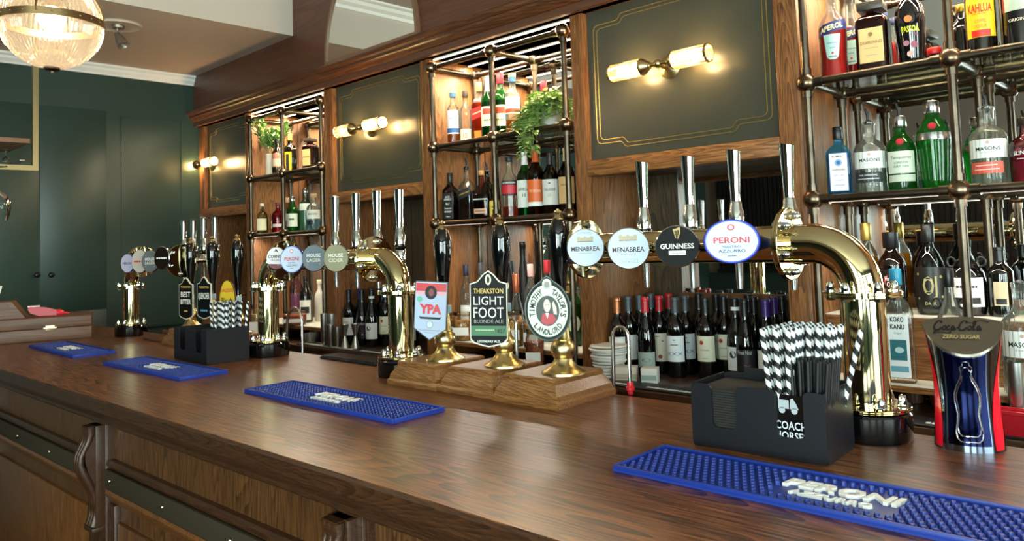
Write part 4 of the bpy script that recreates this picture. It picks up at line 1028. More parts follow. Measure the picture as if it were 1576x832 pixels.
# ================================================================ THINGS AT THE FAR LEFT END
CASE = wood('#7a543c', '#54341f', 'x', .45, 1.2)
p0 = pz(141, 519, BT); q0 = pz(0, 530, BT)
an = math.atan2(p0.y-q0.y, p0.x-q0.x)
t = thing('wooden_case', 'flat brown wooden case with a brass catch at the far left end of the bar', 'case', (p0.x, p0.y, BT+.0005), an)
hc = ZF(484, p0.x, p0.y)-BT
G().box(-.62, 0, 0, .30, 0, hc*.52, CASE, .003).build('case_body', t); G().box(-.62, 0, 0, .30, hc*.54, hc, CASE, .003).build('lid', t)
g = G().box(-.205, -.165, -.003, .001, hc*.42, hc*.66, BRASSS, .001).box(-.215, -.155, -.005, .0, hc*.5, hc*.58, BRASSS, .001); g.build('brass_catch', t)
MC = t.matrix_basis.copy()
p1 = pY(78, 492, p0.y+.12)
t2 = thing('wooden_case', 'sloping-topped wooden box stacked on the flat case at the far left', 'case', MC @ Vector((0, 0, hc+.0005)), an)
h2 = .085
G().extr([(-.66, 0), (-.30, 0), (-.36, h2), (-.66, h2)], 'y', .08, .27, CASE).build('box_body', t2)
t3 = thing('pen_cup', 'small dark holder with pink, blue and white paper sachets on the stacked box', 'holder', MC @ Vector((-.52, .16, hc+h2+.001)), an+.3)
G().extr([(-.06, 0), (.07, 0), (.07, .012), (-.06, .02)], 'y', -.04, .04, P('#1c1712', .5)).extr([(.0, .018), (.05, .012), (.035, .065), (-.01, .06)], 'y', -.03, .03, P('#3a322a', .4)).build('holder_tray', t3)
for i, c_ in enumerate(('#efe9ea', '#e4506a', '#d8d4e0', '#4f9fd0', '#e9e4dc')):
    G().box(-.004, .004, -.02, .02, .0, .075, P(c_, .5), 0, Matrix.Translation((.062+i*.009-.01, 0, .008)) @ Matrix.Rotation(.25, 4, 'Y')).build('paper_sachet', t3)
t4 = thing('red_lighter', 'small red plastic gadget with a pointed nozzle lying on the flat case', 'gadget', MC @ Vector((-.195, .14, hc+.001)), an+.1)
RP = P('#c01424', .3)
g = G().extr([(-.10, .04), (-.09, .052), (-.02, .045), (.03, .028), (.03, .0), (-.05, .002), (-.09, .02)], 'y', -.02, .02, RP).build('body', t4)
G().turned((.025, 0, .014), (1, 0, -.12), [(.017, 0), (.018, .02), (.012, .035), (.006, .04), (.003, .065)], P('#e02a3a', .3), 16).build('nozzle', t4)
G().box(-.10, -.045, -.018, .018, .05, .056, WHITE, .001).build('paper_label', t4)
# small things behind the far holder
def small_box(name, label, px, py, Y, w, d, h, mat, cat, rz=0, z=BT):
    x = XF(px, Y, z); o = G().box(-w/2, w/2, -d/2, d/2, 0, h, mat, min(.002, h*.1)).build(name, None, (x, Y, z+.0008), (0, 0, rz)); o['label'] = label; o['category'] = cat; return o
# ================================================================ BACK COUNTER AND LEDGES
t = thing('back_counter', 'dark wooden back counter along the wall under the panels and cages', 'counter', (-2.5, 2.6, 0))
G().box(-2.96, 2.9, -.315, .236, ZCN-.03, ZCN, COUNTER, .003).build('worktop', t)
G().box(-2.96, 2.9, -.31, -.295, ZCN-.075, ZCN-.03, COUNTER, .002).build('front_edge', t)
G().box(-2.96, 2.9, -.26, .23, 0.02, ZCN-.032, P('#0c0b0a', .5)).build('cupboard', t)
for k in range(7): G().box(-2.95+k*.84, -2.95+k*.84+.8, -.268, -.26, .08, ZCN-.10, P('#141414', .25)).build('cupboard_door', t)
RS, LG = 1.255, 1.065
MARB = P('#e2dbcf', .3)
def ledges(x0, x1, who):
    if who != 'right':
        t = thing('counter_shelf', 'deep low shelf with a pale top under the %s bottle cage' % who, 'shelf', ((x0+x1)/2, 2.5, LG)); w = (x1-x0)/2-.002
        G().box(-w, w, -.10, YM-2.5+.006, -.022, -.004, OAKX).box(-w, w, -.10, YM-2.5+.006, -.004, 0, MARB).build('shelf_board', t); return
    t = thing('stepped_shelf', 'stepped shelf with pale top edges under the %s bottle cage' % who, 'shelf', ((x0+x1)/2, 2.5, LG)); w = (x1-x0)/2-.002
    G().box(-w, w, -.10, .0, -.022, -.004, OAKX).box(-w, w, -.10, .0, -.004, 0, MARB).build('lower_step', t)
    G().box(-w, w, 0, .012, -.02, RS-LG-.012, OAKX).build('riser', t)
    G().box(-w, w, -.006, YM-2.5+.006, RS-LG-.012, RS-LG-.004, OAKX).box(-w, w, -.006, YM-2.5+.006, RS-LG-.004, RS-LG, MARB).build('upper_step', t)
def added_fill_strip(x0, x1, n):  # added fill light, brightens the bottles and jars below each cage
    t = thing('led_strip', 'added fill light strip under the lowest shelf of the %s bottle cage' % n, 'light', ((x0+x1)/2, 2.428, CZ[0]-.002)); w = (x1-x0)/2-.03
    G().box(-w, w, -.006, .006, -.008, 0, P('#8a8478', .4)).build('channel', t); G().box(-w, w, -.004, .004, -.0095, -.008, glow('#fff0d8', 4)).build('diffuser', t)
    area('led_light', ((x0+x1)/2, 2.428, CZ[0]-.013), (RAD(-12), 0, 0), x1-x0-.08, .01, 3.2, (1, .9, .76))  # lamp of the added fill strip
for _a, _b, _n in ((-4.735, -3.82, 'left'), (-2.86, -1.958, 'middle'), (-1.012, 0.0, 'right')): added_fill_strip(_a, _b, _n)
ledges(-4.735, -3.82, 'left'); ledges(-2.86, -1.958, 'middle'); ledges(-1.012, 0, 'right')

# ================================================================ BOTTLE KIT
BODY = {
 'gin':   [(.90, 0), (.98, .012), (1, .03), (1, .56), (.97, .62), (.86, .67), (.62, .715), (.44, .745), (.38, .78), (.37, .93), (.42, .95), (.42, .985), (.33, .99)],
 'whisky': [(.92, 0), (1, .015), (1, .58), (.96, .63), (.80, .68), (.52, .74), (.38, .79), (.35, .86), (.33, .95), (.36, .96), (.36, .985)],
 'tanq':  [(.84, 0), (.90, .01), (.93, .05), (1, .45), (1.0, .54), (.94, .61), (.78, .68), (.52, .74), (.40, .79), (.38, .84), (.38, .97)],
 'ten':   [(.70, 0), (.76, .012), (.80, .10), (.97, .50), (1.0, .56), (.98, .62), (.84, .70), (.58, .77), (.42, .82), (.36, .86), (.36, .97)],
 'wine':  [(.93, 0), (1, .012), (1, .60), (.97, .645), (.82, .69), (.52, .735), (.41, .77), (.385, .82), (.375, .95), (.41, .955), (.41, .99)],
 'burg':  [(.93, 0), (1, .012), (1, .44), (.95, .52), (.78, .62), (.54, .71), (.42, .78), (.38, .86), (.375, .95), (.41, .955), (.41, .99)],
 'square': [(.94, 0), (1, .012), (1, .60), (.95, .64), (.70, .70), (.40, .745), (.34, .78), (.32, .95), (.35, .96), (.35, .985)],
 'aperol': [(.90, 0), (.98, .01), (.96, .08), (.93, .22), (1, .46), (1.0, .52), (.94, .58), (.74, .64), (.48, .69), (.36, .74), (.31, .90), (.35, .93), (.35, .985)],
 'amaretto': [(.94, 0), (1, .015), (1, .70), (.97, .75), (.80, .80), (.45, .84), (.34, .86), (.34, .95)],
 'passoa': [(.66, 0), (.72, .01), (.80, .12), (.97, .42), (1.0, .50), (.97, .57), (.82, .64), (.52, .70), (.36, .75), (.32, .95)],
 'liqueur': [(.90, 0), (1, .015), (1, .52), (.96, .60), (.80, .67), (.50, .73), (.38, .78), (.36, .95)],
 'oval':  [(.85, 0), (.95, .015), (1, .10), (1, .42), (.93, .53), (.70, .62), (.38, .70), (.28, .74), (.26, .90)],
 'decanter': [(.80, 0), (.95, .03), (1, .12), (.96, .28), (.72, .45), (.44, .60), (.30, .72), (.28, .96)],
 'jug':   [(.80, 0), (.92, .02), (1, .12), (1, .42), (.90, .56), (.60, .68), (.36, .74), (.30, .80), (.30, .95)],
}
def bottle(name, label, loc, rz, H, R, kind, glass, sq=2.0, d=1.0, fill=None, cap=None, labels=(), group=None, flute=None, pour=None, extra=None, cat='bottle'):
    t = thing(name, label, cat, loc, rz, group)
    pf = BODY[kind]; prof = [(r*R, z*H) for r, z in pf]
    n = 48 if flute else 30
    o = G().lathe(prof, glass, n if sq == 2 else 40, sq=sq, d=d, flute=flute or 0, fl=.02 if flute else 0, cap=True).build('glass_body', t)
    def rad(z):
        for (r0, z0), (r1, z1) in zip(prof[:-1], prof[1:]):
            if z0 <= z <= z1: return r0+(r1-r0)*(z-z0)/max(1e-9, z1-z0)
        return prof[-1][0]
    if fill:
        lv, lm = fill; pts = [(max(.001, r-.0035), max(.006, z)) for r, z in prof if z < lv*H]; pts.append((max(.001, rad(lv*H)-.0035), lv*H))
        G().lathe([(0.0001, pts[0][1])]+pts+[(.0001, lv*H)], lm, 28 if sq == 2 else 40, sq=sq, d=d, cap=False).build('liquid', t)
    if cap:
        z0, z1, rr, cm = cap[:4]; a, b, r = z0*H, z1*H, rr*R
        if len(cap) > 4 and cap[4] == 'square':
            G().box(-r, r, -r, r, a, b, cm, .0015).build('cap', t)
        elif len(cap) > 4 and cap[4] == 'capsule':
            pr = [(rad(max(a, prof[0][1]))+.0006, a)]+[(q+.0006, z) for q, z in prof if a < z < H*.985]+[(prof[-1][0]+.0006, H*.99), (prof[-1][0]-.001, H)]
            G().lathe(pr, cm, 24).build('capsule', t)
        elif len(cap) > 4 and cap[4] == 'cork':
            G().lathe([(r, a), (r, a+(b-a)*.55), (r*.98, a+(b-a)*.56)], cm, 24).build('cap', t)
            G().lathe([(r*1.04, a+(b-a)*.56), (r*1.06, a+(b-a)*.62), (r*1.04, b-.001), (r*.9, b)], P('#d0a878', .6), 24).build('cork_top', t)
        else:
            G().lathe([(r*.97, a), (r, a+.001), (r, b-.002), (r*.93, b)], cm, 24).build('cap', t)
    if pour:
        z = H*.985
        G().lathe([(.011, z-.006), (.012, z), (.009, z+.004), (.0045, z+.008), (.0045, z+.026), (.0035, z+.034)], BLACKP, 14).turned((0, 0, z+.02), (-.25, 0, 1), [(.0038, 0), (.0045, .008), (.004, .02), (.003, .026)], BLACKP, 10).build('pourer', t)
    for k, lb in enumerate(labels):
        z0, z1, w_, lm = lb['z0']*H, lb['z1']*H, lb['w']*R, lb['m']; base = lb.get('e', 0); sh = lb.get('dx', 0)*R; slope = lb.get('slope', 0)
        def fn(u, z, e=.0005):
            u += sh
            r = rad(z)+e+base
            if sq == 2: th = u/r; return (r*sin(th), -r*cos(th)*d-(0 if d == 1 else .0), z+slope*u)
            x = max(-r*.985, min(r*.985, u)); return (x, -(d*r)*(1-abs(x/r)**sq)**(1/sq)-e, z+slope*u)
        g = G(); K, J = 14, 8
        def half(s):     # width along the height (shape)
            sp = lb.get('shape')
            if sp == 'dome': return w_*(1 if s < .7 else math.sqrt(max(0, 1-((s-.7)/.3)**2))*.98+.02)
            if sp == 'diamond': return w_*(1-abs(2*s-1))+.0003
            if sp == 'oval': return w_*math.sqrt(max(0.0, 1-(2*s-1)**2))+.0003
            if sp == 'cup': return w_*(.62+.38*s)*(1 if s > .12 else .55+.45*math.sqrt(s/.12))
            return w_
        JJ = 16 if lb.get('shape') else J
        v = [fn(-half(j/JJ)+2*half(j/JJ)*i/K, z0+(z1-z0)*j/JJ) for j in range(JJ+1) for i in range(K+1)]
        g.add(v, [(j*(K+1)+i, j*(K+1)+i+1, (j+1)*(K+1)+i+1, (j+1)*(K+1)+i) for j in range(JJ) for i in range(K)], lm, True)
        for (b0, b1, ww, bm_) in lb.get('bands', ()):
            za, zb_, wv = b0*H, b1*H, ww*R
            v = [fn(-wv+2*wv*i/K, za+(zb_-za)*j, .0008) for j in range(2) for i in range(K+1)]
            g.add(v, [(i, i+1, K+2+i, K+1+i) for i in range(K)], bm_, True)
        for tx in lb.get('t', ()):
            s, zc, hh, ww, tm = tx[:5]
            put_text(g, s, 0, zc*H, hh*H, tm, lambda u, z: fn(u, z, .0011), ww*R, tx[5] if len(tx) > 5 else .01)
        for (cx_, cz_, rx, rz_, cm) in lb.get('dots', ()):
            g.face([(cx_*R+rx*R*x, cz_*H+rz_*R*y) for x, y in disc(1, 20)], cm, lambda u, z: fn(u, z, .0010))
        g.build('label', t)
    if extra: extra(t, H, R, rad)
    return t
def at(px, ptop, z, Y):
    X = XF(px, Y, z+.1); return X, ZF(ptop, X, Y)-z
def R_of(wpx, X, Y): return wpx/2*depth((X, Y, 1.6))/FPX
def face_cam(X, Y, k=.8): return k*math.atan2(-X, Y)*1.0
CG = thin_glass('#f6faf8', '#a9b8b4', 1.5, .06); GG = thin_glass('#86dc8e', '#14702a', 1.5, .05); GGD = thin_glass('#5cb474', '#0c4020', 1.5, .10); BG = thin_glass('#8fd0f2', '#2f86c0', 1.5, .25)
AMB, DAMB, LAMB = liquid('#d8701c'), thin_glass('#7a2a10', '#2a0c06', 1.33, .35), liquid('#e0a840')
REDL = P('#c8201c', .05, trans=.35, ior=1.2, coat=.5); PINK = P('#8e2340', .1, coat=.4); DARKW = P('#070706', .05, coat=.5); WATER = thin_glass('#f2f8f6', '#b8c8c4', 1.2, .04)
BLKC = P('#101012', .35); SILV = P('#c9ccce', .2, 1); GOLDC = P('#b6923c', .3, 1)
CREAM = P('#e6dcc0', .6); WHT = P('#eeeeea', .5); YEL = P('#e8b820', .5); ORG = P('#e2622a', .5); TAN = P('#d8b078', .6)
T = lambda s, z, h, w, m=INK, b=.01: (s, z, h, w, m, b)
def put(shelf, name, label, px, ptop, wpx, Y, kind, glass, kk=.8, **kw):
    z = {'lo': SH1, 'hi': SH2, 'rs': RS+.0005, 'lg': LG+.0005, 'ct': ZCN+.0005}[shelf]
    H = kw.pop('H', None); X = XF(px, Y, z+.1)
    if H is None: H = ZF(ptop, X, Y)-z
    R = kw.pop('R', None) or R_of(wpx, X, Y)
    return bottle(name, label, (X, Y, z), kw.pop('rz', None) if 'rz' in kw else face_cam(X, Y, kk), H, R, kind, glass, **kw)

# ---------------------------------------------------------------- right cage, lower glass shelf
put('lo', 'gin_bottle', 'square blue Bombay Sapphire gin bottle, leftmost on the right cage shelf', 1297, 195, 0, 2.49, 'square', BG, R=.037, sq=7, d=.85, fill=(.60, liquid('#a8dcf2')), cap=(.82, 1.0, .40, BLKC),
    labels=[dict(z0=.06, z1=.70*.88, w=.74, m=P('#2f5f95', .5)), dict(z0=.07, z1=.605, w=.70, m=WHT, e=.0003, t=[T('BOMBAY', .565, .028, .95), T('SAPPHIRE', .37, .028, 1.05), T('DRY GIN', .29, .02, .8, P('#3a6ea8')), T('LONDON', .22, .02, .8, P('#3a6ea8')), T('DISTILLED', .15, .018, .9, P('#3a6ea8'))], dots=[(0, .47, .30, .30, P('#6f9fd0', .5)), (0, .47, .16, .16, P('#32589a', .5))])])
def masons(px, ptop, label, colr, sub, Y=2.5, shelf='lo', R=.047, H=None, kk=.8, t2='#f0f0ee'):
    put(shelf, 'gin_bottle', label, px, ptop, 0, Y, 'gin', CG, kk, R=R, H=H, flute=1, fill=(.40, WATER), pour=True,
        labels=[dict(z0=.34, z1=.57, w=1.25, m=WHT, t=[T('MASONS', .455, .045, 1.35, INK, .02), T('OF YORKSHIRE', .405, .016, .8, GREYP, 0)], dots=[(0, .53, .10, .10, P('#c8a090', .5))]),
                dict(z0=.15, z1=.29, w=.95, m=P(colr, .5), dx=-.15, t=[T(sub, .25, .02, 1.2, P(t2, .5)), T('DRY YORKSHIRE GIN', .20, .018, 1.4, P(t2, .5), 0)])])
masons(1336, 187, 'clear fluted Masons gin bottle with a small black lower label', '#26262a', 'THE ORIGINAL')
def seal(t, H, R, rad):
    z = H*.65; r = rad(z); G().turned((0.0, -r-.001, z), (0, -1, .35), [(.0105, 0), (.011, .002), (.009, .004), (.001, .0045)], P('#a8182c', .4), 20).build('wax_seal', t)
put('lo', 'gin_bottle', 'green Tanqueray gin bottle with a white label and a red seal, black pourer on top', 1386, 180, 0, 2.50, 'tanq', GG, .8, R=.043, fill=(.60, thin_glass('#c8f0cc', '#5cb468', 1.33, .12)), cap=(.86, 1.0, .46, SILV), pour=True, extra=seal,
    labels=[dict(z0=.24, z1=.53, w=.98, m=P('#d8dccb', .5), t=[T('Tanqueray', .45, .04, 1.4, INK, 0), T('LONDON', .38, .03, .9, P('#44604a')), T('DRY GIN', .33, .03, .95, P('#44604a'))]), dict(z0=.13, z1=.22, w=.98, m=P('#c8cdbc', .5))])
def band(t, H, R, rad):
    o = G().lathe([(rad(H*.56)+.001, H*.555), (rad(H*.60)+.0012, H*.60), (rad(H*.635)+.001, H*.635)], SILV, 40, cap=False).build('silver_band', t)
    seal(t, H*1.08, R, lambda z: rad(z/1.0))
put('lo', 'gin_bottle', 'tall tapered green gin bottle with a silver band and silver cap, by the middle post', 1438, 156, 0, 2.50, 'ten', GG, .8, R=.047, flute=1, fill=(.55, thin_glass('#c8f0cc', '#5cb468', 1.33, .12)), cap=(.86, 1.0, .46, SILV), extra=band)
masons(1522, 163, 'clear fluted Masons gin bottle with an orange-red lower label', '#dd5a44', 'ORANGE & LIME LEAF')
put('lo', 'gin_bottle', 'pink Slingsby gin bottle at the right edge of the photo', 1582, 183, 0, 2.50, 'gin', thin_glass('#f0b8c0', '#a04860'), .5, R=.045, fill=(.48, PINK), cap=(.9, 1.02, .48, P('#2a2018', .4)),
    labels=[dict(z0=.40, z1=.41, w=.1, m=WHT, t=[T('SLINGSBY', .47, .06, 1.5, WHT, .02), T('RHUBARB GIN', .38, .025, 1.1, WHT, 0)])])
# ---------------------------------------------------------------- right cage, upper glass shelf
APL = [dict(z0=.47, z1=.60*.965, w=1.3, m=P('#1c2a66', .4), slope=.22, t=[T('APEROL', .525, .055, 1.7, P('#e9dfa8', .4), .04)]),
       dict(z0=.19, z1=.45, w=.62, m=P('#a9ccc4', .5), shape='cup', t=[T('APERITIVO', .36, .018, .7, P('#6a86b0', .5), 0), T('1919', .31, .018, .4, P('#6a86b0', .5), 0), T('PADOVA', .22, .018, .6, INK, 0)], dots=[(0, .255, .09, .09, RED)])]
put('hi', 'liqueur_bottle', 'red Aperol bottle with a navy label, front left of the right cage top shelf', 1283, 0, 0, 2.47, 'aperol', CG, .75, R=.043, H=.31, fill=(.52, REDL), cap=(.93, 1.0, .40, P('#1c2a66', .4)), labels=APL)
put('hi', 'liqueur_bottle', 'second red Aperol bottle, behind and right of the front one', 1312, 0, 0, 2.60, 'aperol', CG, .75, R=.043, H=.31, fill=(.60, REDL), cap=(.93, 1.0, .40, P('#1c2a66', .4)), labels=APL)
put('hi', 'liqueur_bottle', 'square dark amber Disaronno bottle with a big flat black cap, on the right cage', 1345, 6, 0, 2.50, 'amaretto', thin_glass('#b06a50', '#2a0c08', 1.5), .42, R=.047, sq=7, d=.95, fill=(.76, P('#4a0c12', .06, coat=.5)), cap=(.885, 1.0, .80, P('#2c2924', .35), 'square'),
    labels=[dict(z0=.14, z1=.62, w=.74, m=TAN, t=[T('DISARONNO', .42, .045, 1.3, INK, 0), T('ORIGINALE', .34, .018, .8, GREYP, 0), T('VELVET 28%', .24, .018, .7, GREYP, 0)], dots=[(0, .53, .14, .14, P('#7a6038', .5))])])
put('hi', 'liqueur_bottle', 'black tapering Passoa bottle with passion fruit on its label', 1402, 0, 0, 2.50, 'passoa', P('#0b0c10', .05, coat=.6), .9, R=.043, H=.30, cap=(.94, 1.0, .38, BLKC),
    labels=[dict(z0=.32, z1=.325, w=.05, m=BLKC, t=[T('PASSOA', .38, .06, 1.15, P('#d6d820', .4), .04)], dots=[(-.1, .48, .26, .24, P('#c87838', .5)), (-.3, .24, .20, .2, P('#b87888', .5)), (.2, .22, .24, .24, P('#8a4860', .5)), (-.1, .13, .2, .2, P('#d8a8a0', .5)), (.35, .32, .1, .1, P('#7a2848', .5))])])
put('hi', 'liqueur_bottle', 'dark bottle with a bright yellow Kahlua label on the right cage', 1510, 0, 0, 2.50, 'liqueur', P('#0f0906', .06, coat=.5), .8, R=.040, H=.29, cap=(.9, 1.0, .40, P('#b02020', .4)),
    labels=[dict(z0=.17, z1=.66, w=1.02, m=P('#efba1c', .4), shape='dome', t=[T('KAHLUA', .46, .085, 1.6, P('#b8281c', .4), .04), T('THE ORIGINAL', .40, .016, 1.0, P('#6a4a18', .5), 0), T('COFFEE', .33, .035, .7, P('#8a4a1c', .5), 0), T('LIQUEUR', .28, .035, .75, P('#8a4a1c', .5), 0)], bands=[(.175, .24, .62, P('#c8281c', .4))])])
put('hi', 'liqueur_bottle', 'dark Baileys bottle with an arched red label at the top right corner', 1570, 0, 0, 2.50, 'liqueur', P('#0d0a0a', .06, coat=.5), .6, R=.044, H=.29, cap=(.9, 1.0, .40, BLKC),
    labels=[dict(z0=.36, z1=.62, w=1.05, m=P('#9a2c24', .5), shape='dome', t=[T('BAILEYS', .56, .05, 1.5, CREAM, .03)]), dict(z0=.36, z1=.50, w=.85, m=P('#a9b8a8', .5), e=.0006), dict(z0=.22, z1=.225, w=.1, m=INK, t=[T('ORIGINAL', .27, .03, 1.2, CREAM, 0)])])
put('hi', 'liqueur_bottle', 'small red capped jar of liqueur between the Passoa and the middle post', 1437, 74, 0, 2.62, 'jug', P('#1a0708', .08, coat=.4), .8, R=.027, cap=(.72, 1.0, .8, P('#a01c1c', .35)))
put('hi', 'liqueur_bottle', 'black round shouldered bottle half hidden behind the middle post of the right cage', 1482, 8, 0, 2.62, 'liqueur', P('#0b0b0c', .06, coat=.5), .8, R=.042, cap=(.88, 1.0, .38, GOLDC))
# ---------------------------------------------------------------- right cage, stepped shelf below
GCAP = P('#b89c54', .35, .8)
put('rs', 'rum_bottle', 'yellow spirit bottle with a gold cap beside the brass elbow', 1337, 343, 0, 2.60, 'whisky', CG, .8, R=.036, fill=(.62, liquid('#e2b030')), cap=(.80, 1.0, .46, GCAP), labels=[dict(z0=.12, z1=.46, w=.9, m=P('#cfa028', .5), bands=[(.15, .43, .7, P('#e8d8a0', .5))])])
put('rs', 'rum_bottle', 'dark Havana Club rum bottle with a red round mark, right of the yellow bottle', 1374, 357, 0, 2.59, 'whisky', P('#120604', .05, coat=.5), .8, R=.041, cap=(.80, 1.0, .56, BLKC),
    labels=[dict(z0=.16, z1=.55, w=.95, m=P('#0c0c0c', .5), shape='dome', dots=[(-.1, .40, .50, .50, P('#c22a28', .5))]), dict(z0=.36, z1=.365, w=.02, m=RED, dx=-.1, e=.0006, t=[T('Havana', .43, .055, .8, WHT, .03), T('Club', .36, .055, .55, WHT, .03)])])
put('rs', 'rum_bottle', 'rounded spiced rum bottle with ornate gold OJ lettering and a black cap', 1437, 345, 0, 2.585, 'jug', thin_glass('#a9b4b0', '#39413e'), .8, R=.044, cap=(.80, 1.0, .42, BLKC),
    labels=[dict(z0=.07, z1=.53, w=1.3, m=P('#13130f', .4), t=[T('OJ', .33, .20, .9, P('#a89c6a', .4), .03), T('DARK', .13, .035, .7, P('#c8bc8a', .4), .02)], dots=[(-.8, .45, .09, .09, P('#8a825a', .5)), (.75, .42, .1, .1, P('#8a825a', .5)), (.8, .2, .09, .09, P('#8a825a', .5)), (-.8, .18, .08, .08, P('#8a825a', .5))])])
def loops(t, H, R, rad):
    for s in (-1, 1): G().tube([(s*(rad(H*.70)+.012+.011*cos(a)), 0, H*.70+.014*sin(a)) for a in [2*pi*k/14 for k in range(14)]], .0035, t.children[0].data.materials[0], 8, closed=True).build('loop_handle', t)
put('rs', 'rum_bottle', 'fat black rum bottle with glass loops at its neck behind the middle post', 1492, 368, 0, 2.60, 'jug', P('#08080a', .05, coat=.6), .8, R=.052, extra=loops, cap=(.9, 1.0, .34, BLKC), labels=[dict(z0=.12, z1=.50, w=.95, m=WHT, bands=[(.16, .24, .7, INK)], t=[T('SPICED', .38, .05, 1.1, INK)])])
put('lg', 'rum_bottle', 'small clear glass jug of spirit with loop handles in front of the black rum', 1467, 412, 0, 2.43, 'jug', CG, .8, R=.040, fill=(.2, WATER), extra=loops, cap=(.84, 1.0, .36, BLKC))
put('rs', 'wine_bottle', 'dark bottle with a tan barcode label right of the fat black rum', 1531, 380, 0, 2.60, 'wine', DARKW, .8, R=.034, cap=(.8, 1, .4, BLKC, 'capsule'), labels=[dict(z0=.16, z1=.50, w=.55, m=P('#c0b090', .5), bands=[(.18, .26, .4, INK)])])
put('lg', 'rum_bottle', 'flat clear KOKO KANU bottle with a blue cap and palm label', 1385, 408, 0, 2.44, 'square', CG, .55, R=.040, H=.335, sq=6, d=.62, cap=(.86, 1.0, .42, P('#1f7f9f', .35)),
    labels=[dict(z0=.05, z1=.60, w=.74, m=P('#e8ecec', .5), t=[T('KOKO', .56, .045, .9, INK, .03), T('KANU', .495, .045, .95, INK, .03), T('Original', .44, .02, .5, GREYP, 0)], bands=[(.10, .15, .6, P('#6aa3b8', .5)), (.20, .38, .55, P('#2a6a74', .5))], dots=[(.05, .29, .30, .22, P('#bcd6d6', .5))])])
masons(1577, 432, 'clear Masons gin bottle with a purple lower label at the lower right edge', '#2a2458', 'CLASSIC', Y=2.43, shelf='lg', R=.05, kk=.7)
# ---------------------------------------------------------------- middle cage, upper shelf
put('hi', 'whisky_bottle', 'pale whisky bottle with a white and blue label, leftmost on the ivy shelf', 698, 138, 20, 2.49, 'gin', CG, fill=(.38, LAMB), cap=(.86, 1.0, .50, P('#35618c', .4), 'cork'), labels=[dict(z0=.20, z1=.62, w=1.1, m=P('#dfe3e6', .5), bands=[(.22, .30, 1.1, P('#2f5f9a', .5))], t=[T('TIDE', .47, .07, .8, P('#6a8ab0', .5), 0)])])
put('hi', 'whisky_bottle', 'clear whisky bottle with a low cream label reading 10 on the ivy shelf', 718, 140, 19, 2.52, 'gin', CG, fill=(.22, LAMB), cap=(.88, 1.0, .50, P('#3a2e26', .4)), labels=[dict(z0=.04, z1=.28, w=1.1, m=CREAM, t=[T('10', .16, .10, .6, P('#8a5a20', .5), .02)])])
put('hi', 'whisky_bottle', 'square amber whisky bottle with a slanted red label on the ivy shelf', 738, 127, 0, 2.55, 'square', CG, .5, R=.036, sq=6, d=.9, fill=(.66, AMB), cap=(.85, 1.0, .42, P('#c8a468', .4)), labels=[dict(z0=.40, z1=.58, w=.85, m=P('#c22a2a', .4), slope=.3, t=[T('RED LABEL', .49, .04, 1.3, P('#e8c8a0', .5))]), dict(z0=.08, z1=.2, w=.5, m=P('#e0882a', .4))])
GLB = [dict(z0=.22, z1=.52, w=1.1, m=CREAM, bands=[(.40, .49, .7, P('#b04028', .5))], t=[T('IRISH', .31, .05, 1.0, P('#4a6a3a', .5))])]
put('hi', 'whisky_bottle', 'green glass whiskey bottle hidden half behind the middle post on the ivy shelf', 753, 118, 0, 2.53, 'whisky', GGD, R=.037, fill=(.6, P('#1a5a30', .1, coat=.4)), cap=(.76, 1, .4, P('#d8c8a0', .4), 'capsule'), labels=GLB)
put('hi', 'whisky_bottle', 'green glass whiskey bottle with a tall red cap on the ivy shelf', 771, 112, 0, 2.60, 'whisky', GGD, R=.037, fill=(.6, P('#1a5a30', .1, coat=.4)), cap=(.84, 1.0, .46, P('#b81c34', .4)), labels=GLB)
put('hi', 'whisky_bottle', 'clear whisky bottle with a white and orange label and blue-banded cork, beside the ivy', 790, 113, 25, 2.50, 'gin', CG, fill=(.24, LAMB), cap=(.86, 1.0, .46, P('#35618c', .4), 'cork'), labels=[dict(z0=.34, z1=.68*.9, w=1.1, m=P('#e4e6e6', .5), bands=[(.36, .42, 1.1, P('#d8583a', .5))])])
put('hi', 'decanter', 'small clear glass decanter under the ivy leaves', 813, 168, 18, 2.58, 'decanter', CG, fill=(.3, LAMB), cap=(.8, 1.0, .4, CG))
# ---------------------------------------------------------------- middle cage, lower shelf
put('lo', 'whiskey_bottle', "square black labelled Jack Daniel's whiskey bottle, leftmost on the shelf below the ivy", 695, 266, 0, 2.48, 'square', thin_glass('#8a4a20', '#200c04', 1.5), .45, R=.033, sq=7, d=.95, fill=(.6, DAMB), cap=(.80, 1.0, .44, BLKC), labels=[dict(z0=.05, z1=.58, w=.84, m=P('#0c0c0c', .5), t=[T("JACK", .50, .04, .8, WHT), T("DANIEL'S", .45, .04, 1.2, WHT), T('No.7', .36, .05, .6, WHT), T('Tennessee', .27, .035, 1.2, WHT), T('WHISKEY', .20, .04, 1.2, WHT), T('700ml', .10, .025, .6, WHT)])])
put('lo', 'whisky_bottle', 'square dark whisky bottle with a slanted black label and black pourer below the ivy', 718, 256, 0, 2.52, 'square', CG, .45, R=.036, sq=7, d=.95, fill=(.55, DAMB), pour=True, cap=(.94, .99, .4, BLKC), labels=[dict(z0=.42, z1=.58, w=.9, m=P('#101010', .5), slope=.32, t=[T('JOHNNIE WALKER', .5, .03, 1.5, GOLDP)]), dict(z0=.60, z1=.72, w=.25, m=WHT, dx=.5, shape='diamond')])
